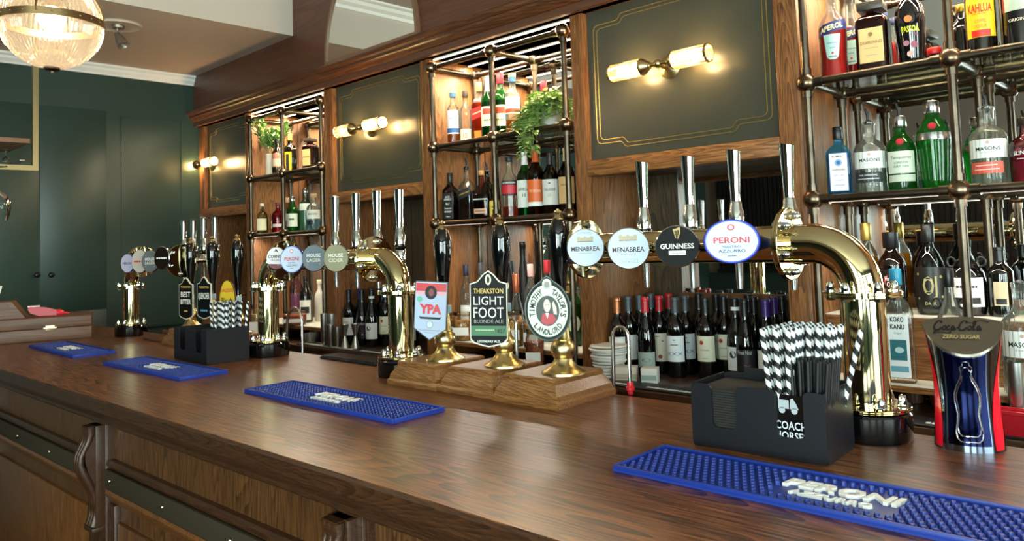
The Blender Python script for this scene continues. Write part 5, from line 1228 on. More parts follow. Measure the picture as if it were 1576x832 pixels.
put('lo', 'bourbon_bottle', 'broad flat bourbon bottle with a small cream label and wooden stopper below the ivy', 743, 262, 30, 2.49, 'oval', thin_glass('#c89060', '#40200c', 1.5), .5, d=.6, sq=3, fill=(.52, DAMB), cap=(.90, 1.0, .30, P('#b88a58', .5)), labels=[dict(z0=.12, z1=.22, w=.7, m=P('#d8a890', .5), t=[T('BOURBON', .17, .035, 1.0, INK)]), dict(z0=.40, z1=.42, w=.8, m=WHT, e=.0004)])
put('lo', 'whisky_bottle', 'dark bottle with a black pourer standing behind the broad bourbon bottle', 751, 262, 0, 2.62, 'whisky', thin_glass('#6a4a30', '#180c06', 1.5), R=.036, fill=(.5, DAMB), pour=True)
put('lo', 'rum_bottle', 'bottle with a bright yellow label behind the middle cage post', 760, 292, 0, 2.50, 'liqueur', thin_glass('#b07a30', '#301808', 1.5), R=.027, fill=(.5, DAMB), cap=(.86, 1, .4, GOLDC), labels=[dict(z0=.1, z1=.62, w=1.0, m=P('#d8bc50', .5), t=[T('RUM', .4, .1, .8)])])
put('lo', 'whisky_bottle', 'clear whisky bottle with a black and red label and a round black stopper', 786, 241, 0, 2.50, 'liqueur', CG, R=.040, fill=(.18, AMB), cap=(.92, 1.0, .44, P('#22222a', .4)), labels=[dict(z0=.36, z1=.60, w=1.0, m=P('#c02430', .45), bands=[(.53, .60, 1.0, P('#1c1c22', .5)), (.36, .385, 1.0, P('#1c1c22', .5))], t=[T('AUCHENTOSHAN', .565, .03, 1.7, WHT)])])
put('lo', 'whisky_bottle', 'green glass whisky bottle with a white capsule and a large white label', 808, 234, 0, 2.52, 'whisky', GGD, R=.038, fill=(.7, P('#0d2a1a', .1, coat=.4)), cap=(.80, 1, .4, WHT, 'capsule'), labels=[dict(z0=.14, z1=.56, w=1.15, m=P('#e2e4dc', .5), t=[T('LAPHROAIG', .42, .045, 1.7, INK), T('10', .33, .05, .4, INK)])])
put('lo', 'whisky_bottle', 'whisky bottle with an orange label and orange capsule', 828, 226, 0, 2.50, 'whisky', thin_glass('#a86830', '#281008', 1.5), R=.039, fill=(.72, DAMB), cap=(.78, 1, .4, P('#e06020', .4), 'capsule'), labels=[dict(z0=.14, z1=.52, w=1.15, m=P('#e0662a', .45), bands=[(.14, .20, 1.15, WHT)], t=[T('THE ORIGINAL', .36, .04, 1.5, P('#f0d0b0', .5))])])
put('lo', 'whisky_bottle', 'dark whisky bottle with a white label bearing a black bird, under the ivy tip', 848, 234, 0, 2.51, 'whisky', thin_glass('#8a5030', '#200c06', 1.5), R=.038, fill=(.72, DAMB), cap=(.80, 1, .4, P('#2a2024', .4), 'capsule'), labels=[dict(z0=.16, z1=.56, w=1.1, m=P('#dcdad6', .5), t=[T('TALISKER', .40, .04, 1.5, INK), T('10', .31, .05, .35, P('#c09a50', .5))], dots=[(0, .50, .14, .08, INK)])])
put('lo', 'whisky_bottle', 'dark whisky bottle with a tan label beside the right post of the middle cage', 870, 228, 0, 2.53, 'whisky', thin_glass('#8a5030', '#200c06', 1.5), R=.038, fill=(.72, DAMB), cap=(.80, 1, .4, P('#d8b888', .4), 'capsule'), labels=[dict(z0=.16, z1=.56, w=1.1, m=TAN, t=[T('ARRAN', .44, .05, 1.2, P('#a8823a', .5))])])
# ---------------------------------------------------------------- middle cage, steps below
put('lg', 'vodka_bottle', 'clear vodka bottle with a dark blue cap left of the LIGHT FOOT clip', 719, 407, 20, 2.55, 'whisky', CG, fill=(.1, WATER), cap=(.84, 1.0, .42, P('#1c2038', .4)), labels=[dict(z0=.16, z1=.44, w=1.1, m=P('#d8dcda', .5), t=[T('VODKA', .3, .05, 1.2, P('#5a6a80', .5))])])
put('lg', 'vodka_bottle', 'grey capped clear bottle at the back behind the LIGHT FOOT pump', 742, 404, 22, 2.65, 'whisky', CG, R=.036, fill=(.1, WATER), cap=(.84, 1.0, .42, P('#4a4a50', .4)))
put('lg', 'liqueur_bottle', 'tall matt black bottle with a red band right of the LIGHT FOOT pump', 783, 370, 0, 2.60, 'burg', P('#141211', .4), R=.040, cap=(.9, 1, .4, BLKC, 'capsule'), labels=[dict(z0=.12, z1=.26, w=1.1, m=P('#c4352a', .5), t=[T('RESERVA', .19, .06, 1.4, INK)]), dict(z0=.50, z1=.58, w=.3, m=P('#d8d0c0', .5), shape='oval')])
put('lg', 'liqueur_bottle', 'plain tall matt black bottle beside the red banded one', 808, 372, 0, 2.70, 'burg', P('#141211', .4), R=.039, cap=(.9, 1, .4, BLKC, 'capsule'))
put('lg', 'decanter', 'wide clear decanter shaped bottle with a copper coloured neck', 796, 421, 30, 2.53, 'decanter', CG, fill=(.15, WATER), cap=(.72, 1.0, .34, P('#b86a4a', .35, .6)))
put('lg', 'vodka_bottle', 'clear bottle with a pink and white cap left of the LANDLORD clip', 819, 406, 22, 2.54, 'whisky', CG, fill=(.12, WATER), cap=(.84, 1.0, .44, P('#e2b8b0', .4)), labels=[dict(z0=.2, z1=.5, w=1.0, m=P('#e6e6e2', .5))])
put('lg', 'vodka_bottle', 'bottle with a red and white label behind the LANDLORD pump', 845, 400, 22, 2.62, 'whisky', CG, R=.036, cap=(.84, 1.0, .42, RED), labels=[dict(z0=.1, z1=.62, w=1.1, m=WHT, bands=[(.44, .60, 1.1, P('#d03028', .5))])])
put('lg', 'liqueur_bottle', 'bright green glass bottle at the right end of the middle cage', 884, 425, 22, 2.56, 'whisky', GG, fill=(.6, P('#2a7a3a', .1, coat=.5)), cap=(.84, 1.0, .42, P('#2a7a3a', .4)), labels=[dict(z0=.2, z1=.45, w=1.0, m=P('#c8dcc0', .5), shape='oval')])
# ---------------------------------------------------------------- left cage
put('hi', 'liqueur_bottle', 'dark cream liqueur bottle with an arched red label beside the white plant pot', 428, 226, 12, 2.49, 'liqueur', P('#100c0a', .06, coat=.5), R=.036, H=.24, cap=(.88, 1.0, .4, BLKC), labels=[dict(z0=.22, z1=.62, w=1.0, m=P('#9a6a58', .5), shape='dome', bands=[(.25, .45, .9, P('#b8a890', .5))])])
put('hi', 'whisky_bottle', 'square dark whisky bottle with yellow side labels behind the left cage centre post', 446, 206, 0, 2.56, 'square', P('#0c0a08', .06, coat=.5), .5, R=.036, sq=6, d=.95, cap=(.84, 1.0, .4, P('#b8a050', .4)), labels=[dict(z0=.06, z1=.56, w=.8, m=P('#d8a828', .5), bands=[(.1, .5, .3, INK)])])
put('hi', 'liqueur_bottle', 'square amber liqueur bottle with a cream label at the right of the left cage', 478, 213, 0, 2.55, 'amaretto', thin_glass('#b06a50', '#2a0c08', 1.5), .3, R=.042, sq=7, d=.95, fill=(.74, P('#4a1210', .06, coat=.5)), cap=(.9, 1.0, .72, P('#3a332c', .35), 'square'), labels=[dict(z0=.18, z1=.66, w=.74, m=TAN, t=[T('AMARETTO', .44, .04, 1.3, INK)])])
put('lo', 'gin_bottle', 'pale green gin bottle with cream labels, leftmost in the left cage', 403, 313, 0, 2.49, 'gin', thin_glass('#dfe8c0', '#66724a'), R=.040, fill=(.5, liquid('#dfe6a8')), cap=(.9, 1.0, .46, CREAM), labels=[dict(z0=.12, z1=.5, w=1.1, m=CREAM)])
put('lo', 'gin_bottle', 'dark blue gin bottle with a white diamond label in the left cage', 415, 320, 0, 2.56, 'gin', P('#0e1826', .06, coat=.5), R=.038, cap=(.9, 1.0, .42, BLKC), labels=[dict(z0=.1, z1=.6, w=1.1, m=WHT, shape='diamond', t=[T('HAYMANS', .35, .06, 1.2, INK)])])
put('lo', 'gin_bottle', 'crimson gin bottle in the middle of the left cage lower shelf', 428, 312, 0, 2.50, 'gin', thin_glass('#e08a98', '#6a1828'), R=.040, fill=(.6, P('#8e1c34', .08, coat=.4)), cap=(.9, 1.0, .44, P('#6a2a30', .4)), labels=[dict(z0=.2, z1=.3, w=.8, m=P('#e0c8c8', .5))])
put('lo', 'gin_bottle', 'pale pink gin bottle behind the centre post of the left cage', 442, 304, 0, 2.58, 'whisky', thin_glass('#f0dcd8', '#a08080'), R=.036, fill=(.38, PINK), cap=(.86, 1.0, .44, P('#b89070', .5)), labels=[dict(z0=.34, z1=.56, w=1.1, m=P('#e8e0e0', .5))])
put('lo', 'gin_bottle', 'green gin bottle with a white label in the left cage', 454, 303, 0, 2.50, 'tanq', GG, R=.040, fill=(.6, P('#2a8a48', .1, trans=.5, coat=.4)), cap=(.86, 1.0, .46, SILV), labels=[dict(z0=.15, z1=.52, w=1.0, m=P('#dfe2d4', .5), t=[T('GIN', .36, .1, .8, INK)])])
put('lo', 'gin_bottle', 'tall pale green gin bottle with a silver stopper in the left cage', 467, 291, 0, 2.55, 'gin', thin_glass('#cfe8dc', '#5a8a78'), R=.041, fill=(.5, liquid('#c8e8dc')), cap=(.9, 1.0, .5, SILV), labels=[dict(z0=.50, z1=.66, w=1.0, m=P('#d8e0d8', .5))])
put('lo', 'gin_bottle', 'clear gin bottle of pale blue liquid, rightmost in the left cage', 483, 298, 0, 2.50, 'gin', CG, R=.043, fill=(.34, liquid('#b8d8e8')), cap=(.88, 1.0, .46, P('#b89878', .5)), labels=[dict(z0=.32, z1=.56, w=1.2, m=WHT, t=[T('MASONS', .45, .05, 1.3, INK)]), dict(z0=.16, z1=.27, w=.6, m=P('#22222a', .5), dx=-.5)])
put('lg', 'liqueur_bottle', 'dark round shouldered bottle with a white label beside the nut jars', 471, 424, 0, 2.53, 'liqueur', P('#0c0a0a', .06, coat=.5), R=.040, cap=(.88, 1.0, .4, BLKC), labels=[dict(z0=.06, z1=.48, w=1.0, m=WHT, bands=[(.2, .34, .7, INK)])])
put('lg', 'gin_bottle', 'pink tinted gin bottle behind the middle tower badges', 456, 412, 0, 2.58, 'gin', thin_glass('#e8c8d4', '#9a6a80'), R=.042, fill=(.5, P('#caa0b4', .2)), cap=(.9, 1.0, .46, SILV))
put('lg', 'gin_bottle', 'bottle with a pale label at the right edge of the left cage', 492, 430, 0, 2.62, 'liqueur', P('#cfc8bc', .3), R=.03, cap=(.9, 1.0, .5, CREAM))

# ================================================================ WINE
WL = []   # (px, row Y, capsule colour, label kind, shape, phrase)
def wine(px, Y, capc, lab, kind, phrase, group=None): WL.append([XF(px, Y, 1.1), Y, capc, lab, kind, phrase, group])
CAPC = {'copper': P('#b07048', .3, .6), 'grey': P('#3c434a', .4), 'red': P('#b81c24', .35), 'black': P('#141417', .35), 'purple': P('#3c2474', .35), 'white': P('#16161a', .35)}
def wlabels(k):
    if k == 'plain': return [dict(z0=.18, z1=.50, w=1.15, m=P('#d8d6d4', .6), t=[T('VINO', .42, .025, .8, GREYP, 0)])]
    if k == 'flower': return [dict(z0=.16, z1=.52, w=1.15, m=P('#e0d8c4', .6), dots=[(.3, .22, .22, .22, P('#8a2034', .5)), (-.5, .4, .1, .2, INK), (.6, .42, .1, .06, INK)], t=[T('rosso', .48, .02, .6, INK, 0)])]
    if k == 'zig':
        return [dict(z0=.20, z1=.52, w=1.15, m=P('#dce0e2', .6), t=[T('TIKANA', .41, .022, .8, INK, 0), T('XXX', .30, .045, 1.9, P('#2c5a94', .5), 0)], dots=[(0, .47, .16, .05, INK)])]
    if k == 'square': return [dict(z0=.22, z1=.53, w=1.15, m=P('#d8d4bc', .6), dots=[(-.35, .45, .22, .22, P('#b0392c', .5))], t=[T('MERLOT', .36, .02, .9, GREYP, 0), T('CHILE', .26, .018, .6, GREYP, 0)])]
    if k == 'pinot': return [dict(z0=.12, z1=.42, w=1.15, m=P('#0d0d10', .5), t=[T('Pinot Noir', .39, .05, 1.5, P('#c8c8cc', .5), 0)], dots=[(.2, .24, .35, .05, P('#a02c34', .5)), (.3, .2, .1, .1, P('#c8c8cc', .5))])]
    if k == 'cream': return [dict(z0=.10, z1=.42, w=1.2, m=P('#d8d4c8', .6), t=[T('SAUVIGNON', .28, .022, 1.2, GREYP, 0)], dots=[(.35, .36, .09, .09, P('#a8a49c', .5)), (.55, .36, .09, .09, P('#a8a49c', .5))])]
    if k == 'circle': return [dict(z0=.14, z1=.42, w=1.1, m=P('#d8d8d6', .6), dots=[(-.3, .33, .35, .35, P('#1c1c22', .5))])]
    if k == 'low': return [dict(z0=.10, z1=.30, w=1.1, m=P('#9aa49a', .6), dots=[(0, .2, .5, .2, P('#5a6a5e', .6))])]
    return []
P3 = 'wine bottle under the largest panel'
wine(944, 2.50, 'copper', 'plain', 'wine', 'leftmost, with a copper capsule and pale label')
wine(966, 2.57, 'grey', 'plain', 'wine', 'grey capsule and tall pale label beside the copper one')
wine(986, 2.65, 'grey', None, 'wine', 'dark grey capped, back left, nearer the copper one')
wine(1004, 2.73, 'grey', None, 'wine', 'dark grey capped, back left, nearer the red ones')
wine(997, 2.57, 'red', 'low', 'burg', 'red capsule and low grey-green label, front left')
wine(1015, 2.63, 'red', 'flower', 'wine', 'with a red capsule and a flower label')
wine(1032, 2.75, 'red', None, 'wine', 'with a red capsule at the very back')
wine(1041, 2.59, 'grey', 'zig', 'wine', 'with a blue zigzag label, front row')
wine(1057, 2.67, 'grey', 'zig', 'wine', 'blue zigzag label, half hidden behind its twin')
wine(1088, 2.62, 'black', 'square', 'wine', 'red square on cream label, front row')
wine(1078, 2.785, 'black', 'square', 'wine', 'cream label, back row near the centre')
wine(1105, 2.785, 'black', None, 'wine', 'with a plain black capsule at the centre back')
wine(1117, 2.70, 'black', 'square', 'wine', 'red square on cream label, second row')
wine(1135, 2.63, 'white', 'circle', 'burg', 'black circle on its label, beside the Pinot Noir')
wine(1155, 2.785, 'black', None, 'burg', 'with a black capsule at the back right')
wine(1150, 2.585, 'black', 'pinot', 'burg', 'with a black Pinot Noir label')
wine(1165, 2.69, 'black', None, 'wine', 'dark capped one behind the Pinot Noir')
wine(1181, 2.60, 'purple', 'cream', 'burg', 'purple capsule and large cream label, right front')
wine(1192, 2.70, 'purple', None, 'burg', 'purple capsule, second row at the right')
wine(1207, 2.785, 'black', None, 'wine', 'at the back right corner beside the purple ones')
n3 = len(WL)
for px, Y, c_, l_, k_, ph in ((529, 2.46, 'black', 'plain', 'wine', 'leftmost, with a pale label behind the jiggers'), (540, 2.53, 'purple', 'cream', 'burg', 'with a purple capsule'), (549, 2.61, 'black', None, 'wine', 'black capped one at the back left'), (558, 2.49, 'black', 'pinot', 'burg', 'with a low black label'),
                              (567, 2.57, 'grey', None, 'burg', 'grey capped one in the middle'), (578, 2.66, 'black', None, 'wine', 'black capped one at the back right'), (576, 2.49, 'white', 'circle', 'burg', 'with a black circle on its white label'), (591, 2.53, 'black', 'square', 'wine', 'red mark on cream label, left of tower column'), (634, 2.62, 'red', 'low', 'wine', 'with a red capsule right of the tower column')):
    wine(px, Y, c_, l_, k_, ph)
lims = lambda i: (-1.89+.04, -1.09-.04) if i < n3 else (-3.735+.04, -2.935-.04)
for it in range(200):
    for i in range(len(WL)):
        for j in range(i):
            a, b = WL[i], WL[j]; dx, dy = a[0]-b[0], a[1]-b[1]; dd = math.hypot(dx, dy)
            if dd < .0755:
                k = (.0755-dd)/2/max(dd, 1e-4); a[0] += dx*k; a[1] += dy*k; b[0] -= dx*k; b[1] -= dy*k
    for i, a in enumerate(WL):
        lo, hi = lims(i); a[0] = min(hi, max(lo, a[0])); a[1] = min(2.786, max(2.46, a[1]))
_wc = {}
for i, (X, Y, cc, lb, kd, ph, gp) in enumerate(WL):
    lab = 'wine bottle under the %s panel, %s' % ('largest' if i < n3 else 'middle', ph); grp = 'wine bottles under the %s panel' % ('largest' if i < n3 else 'middle')
    key = (cc, lb, kd); rz = face_cam(X, Y, .55)+random.uniform(-.15, .15); loc = (X, Y, ZCN+.0005)
    if key in _wc: copy_tree(_wc[key], loc, rz, lab, grp)
    else:
        kw = {}
        _wc[key] = bottle('wine_bottle', lab, loc, rz, .308, .0368, kd, DARKW, cap=(.80, 1, .4, CAPC[cc], 'capsule'), labels=wlabels(lb), group=grp)
        if cc == 'white': G().lathe([(.0158, .262), (.0158, .275)], WHT, 24, cap=False).build('capsule_band', _wc[key])

# neighbours that would touch are eased apart by a few millimetres
_reg = []
for o in list(COL.objects):
    if o.parent is None and o.type == 'EMPTY' and o.get('category') == 'bottle' and not (o.get('group') or '').startswith('wine bottles'):
        vs = [v.co for v in next(c for c in o.children if c.name.startswith('glass_body')).data.vertices]
        _reg.append([o, max(math.hypot(v.x, v.y) for v in vs), max(v.z for v in vs)])
for it in range(120):
    for i, (o, r, h) in enumerate(_reg):
        for p, q, k in _reg[:i]:
            if o.location.z < p.location.z+k and p.location.z < o.location.z+h:
                d = o.location-p.location; d.z = 0; need = r+q+.001-d.length
                if need > 0: d.normalize(); o.location += d*need/2; p.location -= d*need/2
        for x, y, zb in POSTS:
            if o.location.z+h > zb:
                d = Vector((o.location.x-x, o.location.y-y, 0)); need = r+.014-d.length
                if need > 0: o.location += d.normalized()*need
        o.location.y = min(o.location.y, YM-r-.002)

# ================================================================ PLANTS
def leaf(g, p, d, L, W, mat, fold=.25, lobes=False, up=Vector((0, 0, 1))):
    d = d.normalized(); s = d.cross(up)
    if s.length < .05: s = d.cross(Vector((1, 0, 0)))
    s.normalize(); nn = s.cross(d).normalized()
    if lobes: pr = [(0, 0), (.12, .38), (.30, .50), (.38, .30), (.60, .34), (.75, .2), (1, 0)]
    else: pr = [(0, 0), (.2, .34), (.45, .5), (.7, .38), (.88, .16), (1, 0)]
    n = len(pr); v = [p+d*(L*x)-nn*(fold*L*.35*x*x) for x, _ in pr]
    vl = [p+d*(L*x)+s*(W*y)+nn*(fold*W*y)-nn*(fold*L*.35*x*x) for x, y in pr[1:-1]]; vr = [p+d*(L*x)-s*(W*y)+nn*(fold*W*y)-nn*(fold*L*.35*x*x) for x, y in pr[1:-1]]
    V = v+vl+vr; F = []
    for side in (n, n+n-2):
        ids = [0]+[side+k for k in range(n-2)]+[n-1]
        for k in range(n-1):
            a, b = ids[k], ids[k+1]
            q = [k, k+1, b, a]; q = list(dict.fromkeys(q))
            if len(q) >= 3: F.append(tuple(q))
    g.add(V, F, mat, True)
LEAF = [mottled(a, b, .45, 0, 30) for a, b in (('#7fa548', '#a4c468'), ('#5f8a44', '#86aa5c'), ('#a9c470', '#c6d890'))]
rnd = random.Random(3)
# ivy in a pale pot
py_ = 2.52; pxx = XF(847, py_, SH2+.05)
t = thing('ivy_plant', 'trailing green ivy in a pale pot on the top shelf of the middle cage', 'plant', (pxx, py_, SH2))
G().lathe([(.036, 0), (.038, .002), (.050, .115), (.051, .12), (.046, .12), (.044, .10), (.0001, .10)], mottled('#b9b7ae', '#d2d0c8', .6, 0, 18), 32).build('pot', t)
fol, stm = G(), G()
def vine(p, d, n, step, droop):
    pts = [Vector(p)]; d = Vector(d).normalized()
    for k in range(n):
        d = (d+Vector((rnd.uniform(-.35, .35), rnd.uniform(-.35, .35), rnd.uniform(-.25, .2)-droop*k/n))).normalized(); q = pts[-1]+d*step
        q.y = min(q.y, YM-2.52-.03); q.y = max(q.y, YG0-2.52-.07); q.x = min(q.x, .085); q.z = min(q.z, .33)
        if q.z < .01 and q.y > YG0-2.52-.03: q.y = YG0-2.52-.045
        pts.append(q)
        for m_ in range(3):
            a = rnd.uniform(0, 2*pi); ld = Vector((cos(a), sin(a)-.35, rnd.uniform(-.6, .5)))
            e = q+ld.normalized()*.012; stm.tube([q, e], .0007, LEAF[1], 4)
            leaf(fol, e, ld+Vector((0, -.3, -.2)), rnd.uniform(.026, .044), rnd.uniform(.024, .038), rnd.choice(LEAF), .2, True)
    stm.tube(pts, .0013, P('#6a7a40', .6), 5)
for k in range(32):
    a = rnd.uniform(0, 2*pi); vine((rnd.uniform(-.02, .02), rnd.uniform(-.02, .02), .11), (cos(a)*1.3-.35, sin(a)*.8, rnd.uniform(.2, 1.6)), rnd.randint(5, 8), .023, 1.3)
for k in range(5): vine((-.02, -.03, .10), (-1, -.3, rnd.uniform(.0, .4)), 8, .02, .9)
for k in range(4): vine((.0+k*.008, -.04, .11), (.1, -1, .2), 13, .021, 3.2)
for k in range(4): vine((.03, -.02, .11), (1, -.4, .9), 6, .022, .9)
stm.build('stems', t); fol.build('foliage', t)
# leafy shrub in a white cylinder
LV2 = [mottled(a, b, .4, 0, 30) for a, b in (('#4d7a38', '#6f9a4c'), ('#6f9650', '#93b46c'), ('#3d6630', '#557f3e'))]
py_ = 2.49; pxx = XF(417, py_, SH2+.05)
t = thing('potted_shrub', 'leafy green shrub with pointed leaves in a narrow white pot on the left cage', 'plant', (pxx, py_, SH2))
hp = ZF(237, pxx, py_)-SH2
G().lathe([(.032, 0), (.034, .002), (.034, hp), (.031, hp), (.031, hp-.01), (.0001, hp-.01)], P('#d2cbbd', .5), 32).build('pot', t)
fol, stm = G(), G()
for k in range(16):
    a = rnd.uniform(0, 2*pi); r_ = rnd.uniform(.15, 1); d = Vector((cos(a)*r_*.9, sin(a)*r_*.6, 1)).normalized(); L = rnd.uniform(.13, .24)
    pts = [Vector((cos(a)*.012, sin(a)*.012, hp-.01))+d*(L*s/6) for s in range(7)]; stm.tube(pts, .0015, P('#6a7040', .6), 5)
    for s in range(2, 7):
        for m_ in range(4):
            b_ = rnd.uniform(0, 2*pi); ld = d*.7+Vector((cos(b_), sin(b_)*.7, rnd.uniform(-.1, .6)))
            p_ = Vector(pts[s]); leaf(fol, p_, ld, rnd.uniform(.035, .055), rnd.uniform(.016, .024), rnd.choice(LV2), .3)
stm.build('stems', t); fol.build('foliage', t)

# ================================================================ SMALL THINGS ON THE BACK COUNTER
def jar(label, px, ptop, pbot, Y, wpx, z, fillc, tag=True):
    X = XF(px, Y, z+.05); H = ZF(ptop, X, Y)-z; R = R_of(wpx, X, Y)
    t = thing('snack_jar', label, 'jar', (X, Y, z+.0005), face_cam(X, Y, .7))
    G().lathe([(R*.9, 0), (R, .006), (R, H*.78), (R*.86, H*.86), (R*.86, H*.9)], CG, 28).build('glass_body', t)
    G().lathe([(R*.9, H*.88), (R*.92, H*.9), (R*.92, H*.98), (R*.85, H)], thin_glass('#f0e4d8', '#a08a78'), 28).build('lid', t)
    g = G().lathe([(R*.9, .004), (R*.95, .008), (R*.95, H*.7), (.0001, H*.72)], mottled(fillc[0], fillc[1], .6, 0, 90), 24); g.build('snacks', t, kind='stuff')
    if tag: G().box(-R*.8, R*.8, -R-.003, -R-.001, H*.2, H*.48, WHITE).build('paper_label', t)
    return t
NUT = ('#8a4a20', '#d8a050')
jar('glass jar of mixed nuts with a white label, left of the LIGHT FOOT clip', 713, 480, 524, 2.44, 30, LG, NUT)
jar('glass jar of orange snacks, half hidden behind the YPA clip', 690, 480, 520, 2.44, 26, LG, NUT)
jar('glass jar of golden snacks between the LIGHT FOOT and LANDLORD clips', 790, 478, 528, 2.425, 34, LG, ('#a86a28', '#e8b860'))
jar('glass jar of mixed nuts nearest the LANDLORD clip', 820, 484, 528, 2.425, 28, LG, NUT)
jar('low glass jar of reddish nuts standing on the counter below the LANDLORD clip', 824, 505, 552, 2.36, 28, ZCN, ('#6a2a18', '#b86a38'))
jar('tall jar of orange pasta-like snacks behind the swan neck of the middle tower', 454, 478, 524, 2.42, 34, LG, ('#8a2e14', '#c8643a'))
jar('jar of pale snacks left of the middle tower column', 397, 468, 520, 2.36, 22, ZCN, ('#a8784a', '#d8b07a'))
STEELJ = P('#cfccc6', .28, 1)
def jig(label, px, ptop, pbot, Y, wpx, kind):
    X = XF(px, Y, ZCN+.04); H = max(.05, ZF(ptop, X, Y)-ZCN); R = R_of(wpx, X, Y)
    t = thing('jigger' if kind == 'j' else 'steel_cup', label, 'bar tool', (X, Y, ZCN+.0065))
    pr = [(R, 0), (R*.98, .002), (R*.30, H*.5), (R*.3, H*.52), (R*.92, H), (R*.86, H), (R*.26, H*.54)] if kind == 'j' else [(R*.9, 0), (R*.94, .003), (R, H), (R*.95, H), (R*.88, .006), (.0001, .005)]
    G().lathe(pr, STEELJ, 28, cap=False).build('steel_body', t)
jig('tall steel measuring cup, leftmost of the steel cups beside the left cage', 499, 484, 533, 2.345, 10, 'c')
jig('tall steel cup at the back, second from the left beside the wines', 511, 484, 520, 2.39, 14, 'c')
jig('short steel cup in the middle of the steel cups', 509, 501, 533, 2.33, 12, 'c')
jig('short straight steel cup right of the middle one', 519, 505, 535, 2.335, 11, 'c')
jig('hourglass steel jigger near the right end of the steel cups', 531, 501, 537, 2.34, 14, 'j')
jig('hourglass steel jigger at the right end of the steel cups', 547, 500, 535, 2.36, 14, 'j')
jig('tall steel shaker cup at the right edge of the photo', 1568, 560, 620, 2.375, 26, 'c')
def tumbler(label, px, Y, k):
    X = XF(px, Y, ZCN+.04); t = thing('glass_tumbler', label, 'glass', (X, Y, ZCN+.0008))
    G().lathe([(.026, 0), (.030, .004), (.036, .045), (.034, .06), (.032, .062), (.030, .045), (.025, .008), (.0001, .006)], CG, 26, cap=False).build('bowl', t)
tumbler('small round glass tumbler left of the steel cups', 477, 2.35, 0); tumbler('small round glass tumbler behind, next to the steel cups', 486, 2.44, 1)
# printed rubber runners on the back counter
def runner(label, x0, x1, word):
    t = thing('bar_runner', label, 'bar mat', ((x0+x1)/2, 2.29, ZCN+.0005)); w = (x1-x0)/2
    G().box(-w, w, 0, .105, 0, .006, P('#14151a', .5), .001).build('mat_body', t)
    n = max(1, int(2*w/.28))
    for k in range(n):
        g = G(); [g.box(-w+.14+k*.28+a, -w+.14+k*.28+b, .022, .038, .0058, .0075, P('#d8d8d0', .5)) for a, b in marks(.20, .018, 11)]; g.build('raised_print', t)
runner('black rubber runner with white lettering below the wine bottles', -2.2, -1.1, '')
runner('black rubber runner with white lettering under the steel cups', -3.98, -3.0, '')
runner('black rubber runner with white lettering by the brown cups at the right', -1.0, -.2, '')
# white stack and card boxes beside the wines
X = XF(938, 2.42, 1.0); t = thing('napkin_stack', 'slumped stack of white paper napkins behind the red tipped swan neck', 'napkins', (X, 2.42, ZCN+.0005), .5)
g = G()
for k in range(14): g.lathe([(.05+.018*sin(k*.9)*.3+k*.0016, .002+k*.0092), (.056+k*.0016, .006+k*.0092), (.052+k*.0016, .0105+k*.0092)], P('#e4e2dc', .8), 18, Matrix.Translation((.004*sin(k*2), 0, 0)) @ Matrix.Rotation(.03*sin(k*1.7), 4, 'X'))
g.build('napkins', t)
X = XF(966, 2.42, .98); o = thing('card_box', 'small pale card box in front of the wines, left of the pair', 'box', (X, 2.41, ZCN+.0005), .5)
G().box(-.045, .045, -.03, .03, 0, .055, P('#d6cdbd', .7), .001).build('carton', o); G().box(-.043, .043, -.031, -.029, .012, .03, P('#b8ad98', .7)).build('paper_label', o)
X = XF(1000, 2.42, .98); o = thing('card_box', 'small white card box in front of the wines, right of the pair', 'box', (X, 2.425, ZCN+.0005), .42)
G().box(-.03, .03, -.03, .03, 0, .057, P('#e2e0dc', .7), .001).build('carton', o); G().box(-.028, .028, -.031, -.029, .014, .032, P('#9ab0a4', .7)).build('paper_label', o)
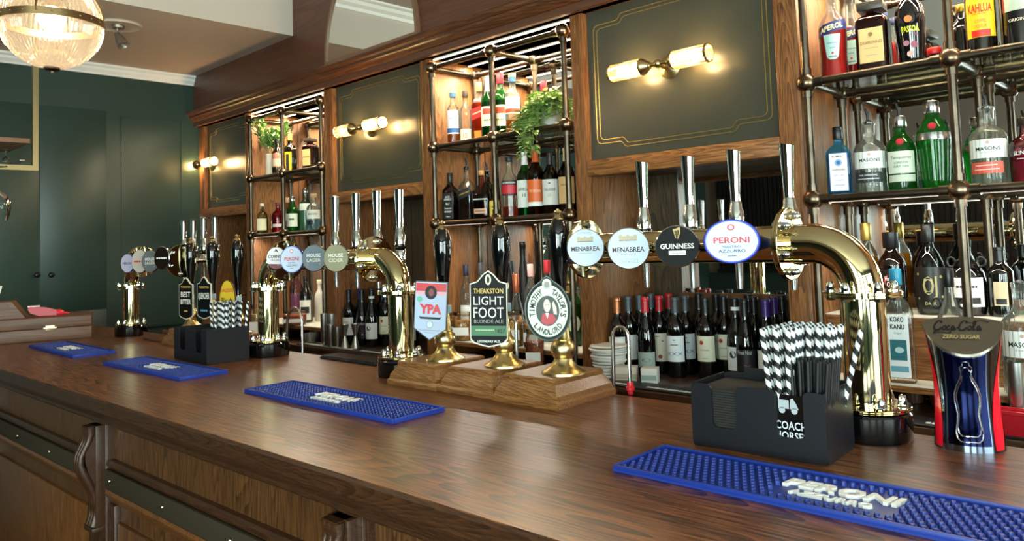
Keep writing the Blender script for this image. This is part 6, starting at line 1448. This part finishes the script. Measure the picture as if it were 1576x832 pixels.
# sugar cups
def cup(label, px, Y):
    X = XF(px, Y, ZCN+.04); t = thing('sugar_cup', label, 'cup', (X, Y, ZCN+.0008), .3); C_ = P('#5a3a26', .3, coat=.4)
    G().lathe([(.030, 0), (.034, .003), (.043, .062), (.040, .062), (.031, .006), (.0001, .005)], C_, 32, cap=False).build('cup_body', t)
    G().tube([(.038+.0*a, 0, .012+.0) if False else (.040+.022*sin(a), 0, .034-.022*cos(a)) for a in [pi*k/10 for k in range(11)]], .0035, C_, 8).build('handle', t)
    for k, (a, c_) in enumerate(((-.3, '#e8e4dc'), (-.1, '#d8c8a8'), (.1, '#e8e4dc'), (.35, '#e6c030'), (.0, '#e8e4dc'))):
        G().box(-.012, .012, -.001, .001, .01, .085 if k < 3 else .07, P(c_, .6), 0, Matrix.Translation((-.02+k*.010, -.008+.004*k, .005)) @ Matrix.Rotation(a*.5, 4, 'Y')).build('sugar_sachet', t)
cup('brown cup holding sugar sachets right of the brass column', 1402, 2.60); cup('second brown cup of sachets, half hidden by the cola dispenser', 1450, 2.60)
X = XF(1574, 2.36, .99); t = thing('red_basket', 'red plastic basket at the right edge of the photo', 'basket', (X, 2.315, ZCN+.007), 0)
v = []; g = G(); Bk = P('#c0202c', .35)
for (a, b, z) in ((.07, .022, 0), (.09, .028, .06)): v += [(-a, -b, z), (a, -b, z), (a, b, z), (-a, b, z)]
g.add(v, [(0, 1, 2, 3), (0, 4, 5, 1), (1, 5, 6, 2), (2, 6, 7, 3), (3, 7, 4, 0)], Bk).box(-.095, .095, -.031, -.026, .055, .063, Bk).box(-.095, .095, .026, .031, .055, .063, Bk).box(-.095, -.088, -.031, .031, .055, .063, Bk).box(.088, .095, -.031, .031, .055, .063, Bk); g.build('basket_body', t)
# drip tray behind the middle tower
p = pz(548, 556, BT); t = thing('drip_tray', 'black slotted drip tray on the bar right of the middle tower left column', 'drip tray', (p.x, p.y, BT+.0005), DB)
g = G().box(-.19, .19, -.03, .06, 0, .008, BLACKP, .001)
for k in range(30): g.box(-.185+k*.0125, -.179+k*.0125, -.027, .057, .008, .012, P('#1c1e22', .3))
g.build('tray_body', t)
# small wooden tray in the far corner
p = pz(252, 522, BT); t = thing('wooden_tray', 'little wooden tray standing near the far tower', 'tray', (p.x, p.y, BT+.0005), DB)
G().box(-.12, .12, -.05, .05, 0, .012, CASE, .002).box(-.12, .12, -.05, -.043, .012, .035, CASE).box(-.12, .12, .043, .05, .012, .035, CASE).build('tray_body', t)
